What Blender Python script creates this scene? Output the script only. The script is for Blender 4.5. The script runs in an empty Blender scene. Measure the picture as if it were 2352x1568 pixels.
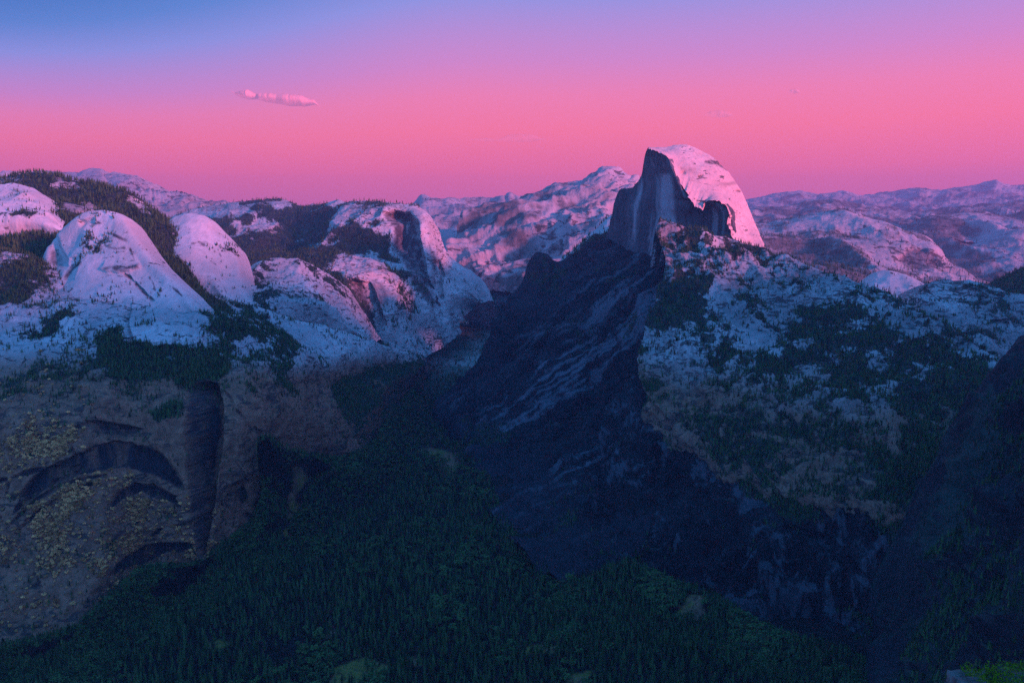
import bpy, math, random
import numpy as np

rng = np.random.default_rng(7)
random.seed(7)
sc = bpy.context.scene
C = sc.collection
PI = math.pi

def lin(r, g, b):
    f = lambda c: ((c/255+0.055)/1.055)**2.4 if c/255 > 0.04045 else c/255/12.92
    return (f(r), f(g), f(b), 1.0)

# ------------------------------------------------------------------ camera
PITCH = math.radians(7.4)
cam = bpy.data.cameras.new('camera')
cam.sensor_width = 36.0
cam.lens = 27.4
cam.clip_start = 0.5
cam.clip_end = 200000
cam_o = bpy.data.objects.new('camera', cam)
C.objects.link(cam_o)
cam_o.location = (0, 0, 0)
cam_o.rotation_euler = (PI/2-PITCH, 0, 0)
sc.camera = cam_o

# ------------------------------------------------------------------ sun, sky, exposure
SUN_H = (0.82, -0.572)                       # horizontal direction towards the sun
SUN_EL = math.radians(12)
sl = bpy.data.lights.new('sun', 'SUN')
sl.energy = 5.0
sl.color = (1.0, 0.20, 0.36)
sl.angle = math.radians(4.5)
so = bpy.data.objects.new('sun', sl)
C.objects.link(so)
from mathutils import Vector
sd = Vector((SUN_H[0]*math.cos(SUN_EL), SUN_H[1]*math.cos(SUN_EL), math.sin(SUN_EL))).normalized()
so.rotation_euler = sd.to_track_quat('Z', 'Y').to_euler()
so.location = (0, 0, 5000)

w = bpy.data.worlds.new('World')
sc.world = w
w.use_nodes = True
nt = w.node_tree
nt.nodes.clear()
N, L = nt.nodes, nt.links
tc = N.new('ShaderNodeTexCoord')
sep = N.new('ShaderNodeSeparateXYZ')
L.new(tc.outputs['Generated'], sep.inputs[0])
# the blue of the upper sky reaches lower on the left
mr = N.new('ShaderNodeMapRange'); mr.interpolation_type = 'SMOOTHSTEP'
mr.inputs['From Min'].default_value = -0.02; mr.inputs['From Max'].default_value = -0.70
mr.inputs['To Min'].default_value = 0.0; mr.inputs['To Max'].default_value = 0.155
L.new(sep.outputs['X'], mr.inputs['Value'])
hi = N.new('ShaderNodeMapRange'); hi.interpolation_type = 'SMOOTHSTEP'
hi.inputs['From Min'].default_value = 0.04; hi.inputs['From Max'].default_value = 0.27
L.new(sep.outputs['Z'], hi.inputs['Value'])
mm = N.new('ShaderNodeMath'); mm.operation = 'MULTIPLY'
L.new(mr.outputs[0], mm.inputs[0]); L.new(hi.outputs[0], mm.inputs[1])
ad = N.new('ShaderNodeMath'); ad.operation = 'ADD'
L.new(mm.outputs[0], ad.inputs[0]); L.new(sep.outputs['Z'], ad.inputs[1])
ramp = N.new('ShaderNodeValToRGB')
L.new(ad.outputs[0], ramp.inputs[0])
stops = [(0.0, (196, 100, 160)), (0.045, (226, 104, 150)), (0.085, (255, 110, 138)), (0.135, (255, 118, 140)),
         (0.175, (238, 124, 162)), (0.215, (202, 130, 188)), (0.285, (134, 140, 208)), (0.33, (84, 126, 194)), (0.39, (36, 104, 172)),
         (0.60, (46, 144, 236)), (1.0, (46, 144, 236))]
el = ramp.color_ramp.elements
while len(el) > 1: el.remove(el[0])
el[0].position = stops[0][0]; el[0].color = lin(*stops[0][1])
for p, c in stops[1:]:
    e = el.new(p); e.color = lin(*c)
# the pink band is the part of the sky opposite the sun; to the sides and behind it fades to plain blue
fr = N.new('ShaderNodeMapRange'); fr.interpolation_type = 'SMOOTHSTEP'
fr.inputs['From Min'].default_value = 0.72; fr.inputs['From Max'].default_value = -0.15
L.new(sep.outputs['Y'], fr.inputs['Value'])
lo = N.new('ShaderNodeMapRange'); lo.interpolation_type = 'SMOOTHSTEP'
lo.inputs['From Min'].default_value = 0.75; lo.inputs['From Max'].default_value = 0.35
L.new(sep.outputs['Z'], lo.inputs['Value'])
fm = N.new('ShaderNodeMath'); fm.operation = 'MULTIPLY'; L.new(fr.outputs[0], fm.inputs[0]); L.new(lo.outputs[0], fm.inputs[1])
sm_ = N.new('ShaderNodeMix'); sm_.data_type = 'RGBA'; sm_.inputs[7].default_value = (0.050, 0.285, 0.92, 1)
L.new(fm.outputs[0], sm_.inputs[0]); rs = N.new('ShaderNodeVectorMath'); rs.operation = 'SCALE'; rs.inputs['Scale'].default_value = 1.22
L.new(ramp.outputs[0], rs.inputs[0]); L.new(rs.outputs[0], sm_.inputs[6])
dp = N.new('ShaderNodeVectorMath'); dp.operation = 'DOT_PRODUCT'; dp.inputs[1].default_value = (0.75, -0.66, 0.0)
L.new(tc.outputs['Generated'], dp.inputs[0])
ds = N.new('ShaderNodeMapRange'); ds.inputs['From Min'].default_value = -1; ds.inputs['From Max'].default_value = 1
ds.inputs['To Min'].default_value = 0.28; ds.inputs['To Max'].default_value = 2.2
L.new(dp.outputs['Value'], ds.inputs['Value'])
sv = N.new('ShaderNodeVectorMath'); sv.operation = 'SCALE'; sv.inputs[0].default_value = (0.115, 0.40, 1.12)
L.new(ds.outputs[0], sv.inputs['Scale']); L.new(sv.outputs[0], sm_.inputs[7])
bg = N.new('ShaderNodeBackground'); bg.inputs['Strength'].default_value = 0.57
L.new(sm_.outputs[2], bg.inputs[0])
wo = N.new('ShaderNodeOutputWorld'); L.new(bg.outputs[0], wo.inputs[0])

sc.view_settings.view_transform = 'Standard'
sc.view_settings.look = 'None'
sc.view_settings.exposure = 0.92
sc.view_settings.gamma = 1.0
sc.view_settings.use_curve_mapping = False
cy = sc.cycles
cy.use_denoising = False
try: cy.denoiser = 'OPENIMAGEDENOISE'
except Exception: pass
cy.max_bounces = 5; cy.diffuse_bounces = 2; cy.glossy_bounces = 1; cy.volume_bounces = 1
cy.transmission_bounces = 0
cy.transparent_max_bounces = 8
cy.volume_step_rate = 2.0

# ------------------------------------------------------------------ from picture measurements to places
VF, VCX, VCY = 1790.0, 1176.0, 784.0
cp, sp_ = math.cos(PITCH), math.sin(PITCH)
def place(p):
    """(column, row, metres ahead) or, with a negative third value, (column, row, height below the camera)"""
    vx, vy, q = p
    u = (vx-VCX)/VF; v = (VCY-vy)/VF
    dx, dy, dz = u, cp+v*sp_, -sp_+v*cp
    t = q/dy if q > 0 else q/dz
    return (dx*t, dy*t, dz*t)
def project(P):
    x, y, z = P[..., 0], P[..., 1], P[..., 2]
    f = y*cp-z*sp_; up = y*sp_+z*cp
    f = np.maximum(f, 1e-3)
    return VCX+VF*x/f, VCY-VF*up/f

# ------------------------------------------------------------------ noise
_perm = rng.permutation(4096).astype(np.int64)
_val = rng.random(4096)*2-1
def vnoise(P):
    i = np.floor(P).astype(np.int64); f = P-i
    f = f*f*f*(f*(f*6-15)+10)
    r = 0
    for a in (0, 1):
        ha = _perm[(i[..., 0]+a) & 4095]
        wa = f[..., 0] if a else 1-f[..., 0]
        for b in (0, 1):
            hb = _perm[(ha+i[..., 1]+b) & 4095]
            wb = wa*(f[..., 1] if b else 1-f[..., 1])
            for c in (0, 1):
                hc = _perm[(hb+i[..., 2]+c) & 4095]
                r = r+_val[hc]*wb*(f[..., 2] if c else 1-f[..., 2])
    return r
def fbm(P, wave, octaves, gain=0.5, seed=0.0, ridged=False):
    s = 0; a = 1.0; tot = 0; Q = P/wave+seed
    for k in range(octaves):
        n = vnoise(Q)
        if ridged: n = 1-2*np.abs(n)
        s = s+a*n; tot += a; a *= gain; Q = Q*2.03+17.3
    return s/tot
def smooth(a, b, x):
    t = np.clip((x-a)/(b-a), 0, 1)
    return t*t*(3-2*t)

# ------------------------------------------------------------------ polygon masks (where woods, stains and gullies lie, and shade is painted)
def poly_sd(poly, X, Y):
    poly = np.array(poly, float)
    d = np.full(X.shape, 1e18); ins = np.zeros(X.shape, bool)
    n = len(poly)
    for i in range(n):
        x0, y0 = poly[i]; x1, y1 = poly[(i+1) % n]
        ex, ey = x1-x0, y1-y0
        t = np.clip(((X-x0)*ex+(Y-y0)*ey)/(ex*ex+ey*ey+1e-9), 0, 1)
        d = np.minimum(d, (X-x0-t*ex)**2+(Y-y0-t*ey)**2)
        cr = ((y0 > Y) != (y1 > Y)) & (X < (x1-x0)*(Y-y0)/((y1-y0) if y1 != y0 else 1e-9)+x0)
        ins ^= cr
    d = np.sqrt(d)
    return np.where(ins, d, -d)
def pmask(poly, X, Y, soft, wob=None):
    s = poly_sd(poly, X, Y)
    if wob is not None: s = s+wob
    return smooth(-soft, soft, s)

def arc(pts, th):
    up = [(x, y-th*math.sin(PI*(i+0.5)/len(pts))) for i, (x, y) in enumerate(pts)]
    return up+[(x, y+th*0.5*math.sin(PI*(i+0.5)/len(pts))) for i, (x, y) in enumerate(pts)][::-1]

# ------------------------------------------------------------------ materials
def new_mat(name):
    m = bpy.data.materials.new(name); m.use_nodes = True
    nt = m.node_tree; nt.nodes.clear()
    return m, nt, nt.nodes, nt.links
def nd(N, t, **kw):
    n = N.new(t)
    for k, v in kw.items():
        if k in n.inputs.keys(): n.inputs[k].default_value = v
        else: setattr(n, k, v)
    return n
def mixc(N, L, fac, a, b, blend='MIX'):
    m = N.new('ShaderNodeMix'); m.data_type = 'RGBA'; m.blend_type = blend
    for s, v in ((0, fac), (6, a), (7, b)):
        if hasattr(v, 'links') or hasattr(v, 'is_linked'): L.new(v, m.inputs[s])
        else: m.inputs[s].default_value = v
    return m.outputs[2]
def noise_node(N, L, vec, scale, detail=6, rough=0.6, dist=0.0):
    n = N.new('ShaderNodeTexNoise'); n.inputs['Scale'].default_value = scale
    n.inputs['Detail'].default_value = detail; n.inputs['Roughness'].default_value = rough
    n.inputs['Distortion'].default_value = dist
    L.new(vec, n.inputs['Vector']); return n.outputs['Fac']
def rng_node(N, L, v, a, b, c=0.0, d=1.0):
    m = N.new('ShaderNodeMapRange'); m.interpolation_type = 'SMOOTHSTEP'
    m.inputs['From Min'].default_value = a; m.inputs['From Max'].default_value = b
    m.inputs['To Min'].default_value = c; m.inputs['To Max'].default_value = d
    L.new(v, m.inputs['Value']); return m.outputs[0]

def rock_material(name, unit=1.0, light=(0.50, 0.475, 0.46, 1), dark=(0.20, 0.19, 0.19, 1), bump=1.0, streak=0.5, marks=0.74, pale=(0.135, 0.14, 0.16, 1), soft=(0.80, 1.0), vegmax=1.0):
    """granite: mottled, with rusty and black water streaks; unit = metres of the finest grain that can be seen"""
    m, nt, N, L = new_mat(name)
    geo = N.new('ShaderNodeNewGeometry')
    P = geo.outputs['Position']
    mp = N.new('ShaderNodeMapping'); mp.inputs['Scale'].default_value = (1, 1, 0.16); L.new(P, mp.inputs[0])
    n1 = noise_node(N, L, P, 0.0035/unit, 8, 0.62, 0.3)
    n2 = noise_node(N, L, P, 0.03/unit, 6, 0.7)
    n3 = noise_node(N, L, mp.outputs[0], 0.05/unit, 5, 0.65)
    n4 = noise_node(N, L, mp.outputs[0], 0.012/unit, 6, 0.6, 0.5)
    col = mixc(N, L, rng_node(N, L, n1, 0.36, 0.66), dark, light)
    col = mixc(N, L, rng_node(N, L, n2, 0.40, 0.62, 0.0, 0.55), col, tuple(0.5*(light[i]+dark[i])*0.85 for i in range(3))+(1,))
    sk = rng_node(N, L, n3, 0.50, 0.66, 0.0, streak)
    col = mixc(N, L, sk, col, tuple(dark[i]*0.5 for i in range(3))+(1,))
    col = mixc(N, L, rng_node(N, L, n4, 0.54, 0.68, 0.0, 0.45*streak*1.4), col, (dark[0]*0.8, dark[1]*0.62, dark[2]*0.5, 1))
    ml = N.new('ShaderNodeMapping'); ml.inputs['Scale'].default_value = (1, 1, 2.6); L.new(P, ml.inputs[0])
    n5 = noise_node(N, L, ml.outputs[0], 0.022/unit, 7, 0.68, 0.8)
    n6 = noise_node(N, L, P, 0.004/unit, 4, 0.6)
    nm_ = N.new('ShaderNodeMath'); nm_.operation = 'MULTIPLY_ADD'; L.new(n6, nm_.inputs[0]); nm_.inputs[1].default_value = 0.35; L.new(n5, nm_.inputs[2])
    col = mixc(N, L, rng_node(N, L, nm_.outputs[0], marks, marks+0.045, 0.0, 0.88), col, (0.045, 0.045, 0.04, 1))  # dark ledge marks: shrubs, with the shadows in cracks painted in
    asx = N.new('ShaderNodeAttribute'); asx.attribute_name = 'streak'
    col = mixc(N, L, asx.outputs['Fac'], col, pale)
    at = N.new('ShaderNodeAttribute'); at.attribute_name = 'brown'
    bcol = mixc(N, L, rng_node(N, L, n2, 0.42, 0.60), (0.19, 0.080, 0.042, 1), (0.30, 0.135, 0.075, 1))
    bcol = mixc(N, L, rng_node(N, L, nm_.outputs[0], marks, marks+0.045, 0.0, 0.8), bcol, (0.03, 0.03, 0.028, 1))
    col = mixc(N, L, at.outputs['Fac'], col, bcol)
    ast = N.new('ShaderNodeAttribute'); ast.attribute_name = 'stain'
    col = mixc(N, L, ast.outputs['Fac'], col, (0.022, 0.022, 0.026, 1))  # dark patches: water streaks and cracks, plus painted shade
    av = N.new('ShaderNodeAttribute'); av.attribute_name = 'veg'
    gcol = mixc(N, L, rng_node(N, L, n2, 0.4, 0.6), (0.012, 0.020, 0.014, 1), (0.034, 0.048, 0.036, 1))
    spot = noise_node(N, L, P, 0.05/unit, 3, 0.7)
    ma = N.new('ShaderNodeMath'); ma.operation = 'ADD'; L.new(av.outputs['Fac'], ma.inputs[0]); L.new(spot, ma.inputs[1])
    col = mixc(N, L, rng_node(N, L, ma.outputs[0], soft[0], soft[1], 0.0, vegmax), col, gcol)
    bs = N.new('ShaderNodeBsdfPrincipled'); bs.inputs['Roughness'].default_value = 0.85
    bs.inputs['Specular IOR Level'].default_value = 0.2
    L.new(col, bs.inputs['Base Color'])
    b1 = N.new('ShaderNodeBump'); b1.inputs['Strength'].default_value = 0.9; b1.inputs['Distance'].default_value = 9*unit*bump
    nb = noise_node(N, L, P, 0.028/unit, 7, 0.62, 0.4); L.new(nb, b1.inputs['Height'])
    b2 = N.new('ShaderNodeBump'); b2.inputs['Strength'].default_value = 0.8; b2.inputs['Distance'].default_value = 7*unit*bump
    L.new(n3, b2.inputs['Height']); L.new(b1.outputs[0], b2.inputs['Normal'])
    L.new(b2.outputs[0], bs.inputs['Normal'])
    o = N.new('ShaderNodeOutputMaterial'); L.new(bs.outputs[0], o.inputs[0])
    return m
M_rock = rock_material('granite', 1.0, marks=0.70)
M_slab = rock_material('pale_granite', 1.0, light=(0.58, 0.55, 0.54, 1), dark=(0.42, 0.40, 0.39, 1), bump=0.5, streak=0.22, marks=0.80)
M_wall = rock_material('shaded_streaked_granite', 1.2, light=(0.026, 0.026, 0.028, 1), dark=(0.004, 0.004, 0.005, 1), bump=1.6, streak=0.8, marks=0.78)  # near black: the shade on the walls is put into the colour
M_face = rock_material('shaded_face_granite', 1.2, light=(0.15, 0.15, 0.16, 1), dark=(0.055, 0.055, 0.06, 1), bump=1.0, streak=0.6, marks=0.80, pale=(0.46, 0.44, 0.45, 1))  # shaded side of the great dome, its shade put into a darker colour
M_black = rock_material('shade_black_granite', 1.0, light=(0.035, 0.035, 0.037, 1), dark=(0.012, 0.012, 0.013, 1), bump=1.0, streak=0.7)  # shade on the right spur, painted as near-black rock
M_far = rock_material('far_granite', 3.5, light=(0.42, 0.38, 0.38, 1), dark=(0.28, 0.26, 0.26, 1), bump=0.7, streak=0.2, soft=(0.55, 1.35), vegmax=0.8)
M_dome = rock_material('sunlit_rosy_granite', 1.0, light=(0.74, 0.52, 0.46, 1), dark=(0.56, 0.38, 0.35, 1), bump=0.6, streak=0.3, marks=0.78)  # sunset pink mixed into the colour of the lit dome
M_lower = rock_material('weathered_granite', 0.8, light=(0.54, 0.52, 0.51, 1), dark=(0.33, 0.31, 0.31, 1), bump=0.9, streak=0.35, marks=0.725)

def leaf_material(name, a, b, scale=0.05):
    m, nt, N, L = new_mat(name)
    oi = N.new('ShaderNodeObjectInfo')
    geo = N.new('ShaderNodeNewGeometry')
    n = noise_node(N, L, geo.outputs['Position'], scale, 3, 0.6)
    ad = N.new('ShaderNodeMath'); ad.operation = 'MULTIPLY_ADD'
    L.new(oi.outputs['Random'], ad.inputs[0]); ad.inputs[1].default_value = 0.95
    m2 = N.new('ShaderNodeMath'); m2.operation = 'MULTIPLY'; L.new(n, m2.inputs[0]); m2.inputs[1].default_value = 0.7
    m3 = N.new('ShaderNodeMath'); m3.operation = 'SUBTRACT'; m3.inputs[1].default_value = 0.33; L.new(m2.outputs[0], m3.inputs[0]); m2 = m3
    L.new(m2.outputs[0], ad.inputs[2])
    col = mixc(N, L, ad.outputs[0], a, b)
    bs = N.new('ShaderNodeBsdfPrincipled'); bs.inputs['Roughness'].default_value = 0.8
    bs.inputs['Specular IOR Level'].default_value = 0.1
    L.new(col, bs.inputs['Base Color'])
    o = N.new('ShaderNodeOutputMaterial'); L.new(bs.outputs[0], o.inputs[0])
    return m
M_conifer = leaf_material('conifer_needles', (0.004, 0.012, 0.005, 1), (0.070, 0.135, 0.040, 1))
M_oak = leaf_material('oak_leaves', (0.005, 0.014, 0.005, 1), (0.080, 0.140, 0.038, 1))
M_autumn = leaf_material('autumn_leaves', (0.22, 0.09, 0.03, 1), (0.80, 0.38, 0.14, 1), 0.02)
M_red = leaf_material('red_leaves', (0.42, 0.10, 0.05, 1), (0.55, 0.16, 0.06, 1), 0.02)
M_grass = leaf_material('ledge_grass', (0.05, 0.12, 0.008, 1), (0.14, 0.22, 0.012, 1), 0.8)
def plain(name, col, rough=0.9):
    m, nt, N, L = new_mat(name)
    geo = N.new('ShaderNodeNewGeometry'); n = noise_node(N, L, geo.outputs['Position'], 0.8, 4)
    c = mixc(N, L, n, tuple(x*0.6 for x in col[:3])+(1,), tuple(x*1.4 for x in col[:3])+(1,))
    bs = N.new('ShaderNodeBsdfPrincipled'); bs.inputs['Roughness'].default_value = rough
    L.new(c, bs.inputs['Base Color'])
    o = N.new('ShaderNodeOutputMaterial'); L.new(bs.outputs[0], o.inputs[0]); return m
M_bark = plain('bark', (0.07, 0.045, 0.03))

# ------------------------------------------------------------------ mesh helpers
def mesh_np(name, V, F):
    me = bpy.data.meshes.new(name)
    V = np.ascontiguousarray(V, dtype=np.float32); F = np.ascontiguousarray(F, dtype=np.int32)
    me.vertices.add(len(V)); me.vertices.foreach_set('co', V.ravel())
    k = F.shape[1]
    me.loops.add(F.size); me.loops.foreach_set('vertex_index', F.ravel())
    me.polygons.add(len(F)); me.polygons.foreach_set('loop_start', np.arange(0, F.size, k, dtype=np.int32))
    me.update(calc_edges=True); me.validate()
    return me
def tag(o, label, cat=None, group=None, kind=None):
    if label: o['label'] = label
    if cat: o['category'] = cat
    if group: o['group'] = group
    if kind: o['kind'] = kind
    return o
def attr(me, name, a):
    at = me.attributes.new(name, 'FLOAT', 'POINT'); at.data.foreach_set('value', np.ascontiguousarray(a, dtype=np.float32).ravel())

def hermite(rows, ts):
    """monotone cubic through rows (R, C, 3) at parameters ts in [0, R-1]"""
    R = len(rows); d = np.diff(rows, axis=0)
    m = np.zeros_like(rows)
    if R > 2:
        a, b = d[:-1], d[1:]
        mm_ = np.where(a*b > 0, 2*a*b/(a+b+1e-12*np.sign(a+b+1e-30)), 0)
        m[1:-1] = mm_
    m[0] = d[0]; m[-1] = d[-1]
    i = np.clip(np.floor(ts).astype(int), 0, R-2); t = (ts-i)[:, None, None]
    p0, p1, m0, m1 = rows[i], rows[i+1], m[i], m[i+1]
    return (2*t**3-3*t**2+1)*p0+(t**3-2*t**2+t)*m0+(-2*t**3+3*t**2)*p1+(t**3-t**2)*m1

TREES = []      # (points, kind, projected size)
def resample(row, n):
    P = np.array([place(p) for p in row]); V = np.array([[p[0], p[1]] for p in row], float)
    s = np.r_[0, np.cumsum(np.hypot(*np.diff(V, axis=0).T))]
    q = np.linspace(0, s[-1], n)
    idx = np.interp(q, s, np.arange(len(s)))
    g = hermite(P[:, None, :], idx)[:, 0, :]
    l = np.stack([np.interp(q, s, P[:, k]) for k in range(3)], 1)
    return 0.6*g+0.4*l

def sheet(name, rows, mat, label, cat, back=((150, -60), (600, -500)), res=1.15, noise=(0.10, 400, 'fbm'), kz=1.0,
          gullies=(), stain_shades=(), streaks=None, woods=None, base_veg=0.0, brown=0.0, tree='conifer', tree_h=22, tree_p=0.35, crest=0.35, seed=0.0,
          groove=(0, 100), slant=None, maxn=760, rgh=0.55, patch=1.0, sparse=0.0):
    V = [np.hypot(*np.diff(np.array([[p[0], p[1]] for p in r], float), axis=0).T).sum() for r in rows]
    nc = int(min(maxn, max(V)/2.297/res))+2
    R = np.stack([resample(r, nc) for r in rows])
    nb = 0
    if back:
        b = [R[0]+np.array([0, dy, dz]) for dy, dz in back]
        R = np.concatenate([np.stack(b[::-1]), R]); nb = len(back)
    ts = []
    for i in range(len(R)-1):
        if i < nb: n = 5
        else:
            a, c = project(R[i]), project(R[i+1])
            n = int(max(2, np.percentile(np.hypot(a[0]-c[0], a[1]-c[1]), 75)/2.297/res))
        ts.append(i+np.arange(n)/n)
    ts = np.concatenate(ts+[np.array([len(R)-1.0])])
    G = hermite(R, ts)
    nr = len(G)
    du = np.gradient(G, axis=1); dv = np.gradient(G, axis=0)
    nrm = np.cross(du, dv); nrm /= np.linalg.norm(nrm, axis=2, keepdims=True)+1e-9
    cam_dir = -G/np.linalg.norm(G, axis=2, keepdims=True)
    if np.mean(np.sum(nrm*cam_dir, 2)[nr//3:]) < 0: nrm = -nrm; flip = True
    else: flip = False
    if back:
        kb = np.searchsorted(ts, nb)
        nrm[:kb+1] = nrm[kb+1]*0.3+np.array([0, 0.2, 0.6]); nrm /= np.linalg.norm(nrm, axis=2, keepdims=True)
    px = np.median(G[..., 1])/779.0*res
    amp, wave, kind = noise
    Q = G*np.array([1, 1, kz])
    fade = crest+(1-crest)*smooth(nb, nb+0.9, ts)[:, None]*np.ones(nc)
    disp = 0; wv = wave; a_ = amp; k = 0
    while wv > 2.2*px and k < 7:
        n = vnoise(Q/wv+seed+k*7.1)
        if kind == 'ridged' and k < 5: n = 0.6-1.6*np.abs(n)*1.2
        disp = disp+a_*wv*n*(fade if k < 2 else np.maximum(fade, 0.7)); wv /= 2.05; k += 1
        a_ *= 0.5/rgh*0.55+0.45 if False else (1.0 if k < 2 else 0.97)
    if groove[0] > 0:      # vertical flutes and ribs
        gq = G*np.array([1, 1, 0.10])
        g = fbm(gq, groove[1], 3, 0.6, seed+3.3, True)
        disp = disp+groove[0]*g*fade
    if slant:              # ribs running down towards the left
        a = (G[..., 0]*0.8-G[..., 1]*0.35)*(slant[2] if len(slant) > 2 else 1); z = G[..., 2]
        u = a*0.75+z*0.66; v = -a*0.5+z*0.86
        disp = disp+slant[0]*fbm(np.stack([u/(slant[1]*5), v/slant[1], u*0], -1), 1.0, 4, 0.6, seed+1.7, True)*fade
    G = G+nrm*np.asarray(disp)[..., None]
    X, Y = project(G)
    wob = 7*fbm(np.stack([X, Y, X*0], -1), 30, 4, 0.6, seed)
    for poly, depth, soft, dirv in gullies:
        mk = pmask(poly, X, Y, soft, wob)
        G = G+mk[..., None]*np.array(dirv)*depth
    du = np.gradient(G, axis=1); dv = np.gradient(G, axis=0)
    n2 = np.cross(du, dv); n2 /= np.linalg.norm(n2, axis=2, keepdims=True)+1e-9
    if flip: n2 = -n2
    X, Y = project(G)
    st = np.zeros(X.shape)
    for poly, val, soft in stain_shades:
        st = np.maximum(st, val*pmask(poly, X, Y, soft, wob))
    if stain_shades:
        st = st*np.clip(0.9+1.2*fbm(G*np.array([1, 1, 0.12]), 22, 3, 0.6, 5.5), 0, 1)
    vg = np.full(X.shape, float(base_veg))
    if woods:
        for poly, val, soft in woods:
            mk = pmask(poly, X, Y, soft*1.3, wob*3.0)
            vg = vg*(1-mk)+val*mk
    f1 = fbm(G, 190*patch, 5, 0.6, seed+40)
    f2 = fbm(G, 60*patch, 4, 0.65, seed+90)
    p = np.clip(vg*1.75-0.42+f1*1.5+f2*1.0, 0, 1)*(vg > 0.015)
    p = np.where(vg > 0.97, 1.0, p)
    p *= smooth(0.12, 0.42, n2[..., 2]+0.25*vg)       # nothing grows on the sheer parts
    br = brown(G, X, Y) if callable(brown) else np.full(X.shape, float(brown))
    me_v = G.reshape(-1, 3)
    ii = np.arange(nr*nc).reshape(nr, nc)
    q = np.stack([ii[:-1, :-1], ii[:-1, 1:], ii[1:, 1:], ii[1:, :-1]], -1).reshape(-1, 4)
    if not flip: q = q[:, ::-1]
    me = mesh_np(name, me_v, q)
    if np.mean(np.sum(n2*nrm, 2)) < 0: me.flip_normals()
    if streaks is not None: attr(me, 'streak', streaks(G, X, Y))
    attr(me, 'open', smooth(0.5, 0.3, vg)*np.clip(0.8+fbm(G, 25, 3, 0.6, 3.0), 0, 1))
    attr(me, 'veg', p*0.75); attr(me, 'stain', st); attr(me, 'brown', br)
    me.materials.append(mat)
    sm = np.zeros(len(me.polygons), dtype=bool); sm[:] = True; me.polygons.foreach_set('use_smooth', sm)
    o = bpy.data.objects.new(name, me); C.objects.link(o)
    tag(o, label, cat, kind='structure')
    # trees on it: chosen vertices, jittered inside their cell
    prob = (p*tree_p+sparse*(n2[..., 2] > 0.35)*rng.random(p.shape))*(X > -60)*(X < 2412)*(Y < 1640)
    if back: prob[:max(0, kb-2)] = 0
    sel = rng.random(prob.shape) < prob
    sel[-1, :] = False; sel[:, -1] = False
    r_, c_ = np.nonzero(sel)
    if len(r_):
        j1 = rng.random(len(r_))[:, None]; j2 = rng.random(len(r_))[:, None]
        Pt = G[r_, c_]+(G[r_+1, c_]-G[r_, c_])*j1+(G[r_, c_+1]-G[r_, c_])*j2
        sz = tree_h*(0.55+0.75*rng.random(len(r_)))
        if tree == 'mix':
            kk = fbm(Pt, 120, 3, 0.6, 71)+0.5*(rng.random(len(Pt))-0.5) > 0.10
            TREES.append((Pt[~kk], 'conifer', sz[~kk]*1.15)); TREES.append((Pt[kk], 'oak', sz[kk]*0.75))
        else: TREES.append((Pt, tree, sz))
    return o

# ------------------------------------------------------------------ the ground: valley floor out to the horizon
def floor_z(x, y):
    z = np.interp(y, [-4000, 0, 3400, 5400, 6500, 7500, 9000, 12000, 20000, 60000],
                  [-985, -985, -960, -900, -718, -617, -450, -300, -150, -150])
    return z
CLEAR = [[(760, 1535), (830, 1510), (905, 1528), (880, 1548), (800, 1580), (755, 1600)],
         [(925, 1035), (990, 1026), (1045, 1042), (1052, 1070), (1042, 1096), (1022, 1092), (1018, 1058), (985, 1044)],
         [(468, 1480), (500, 1468), (528, 1476), (505, 1492), (478, 1496)],
         [(945, 1508), (975, 1516), (965, 1530), (940, 1524)],
         [(1300, 1548), (1360, 1540), (1352, 1568), (1290, 1600)],
         [(1180, 1488), (1235, 1478), (1300, 1486), (1260, 1500), (1190, 1502)],
         [(1375, 1462), (1400, 1455), (1396, 1472), (1370, 1478)], [(752, 1450), (770, 1442), (772, 1462), (755, 1470)]]
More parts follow.
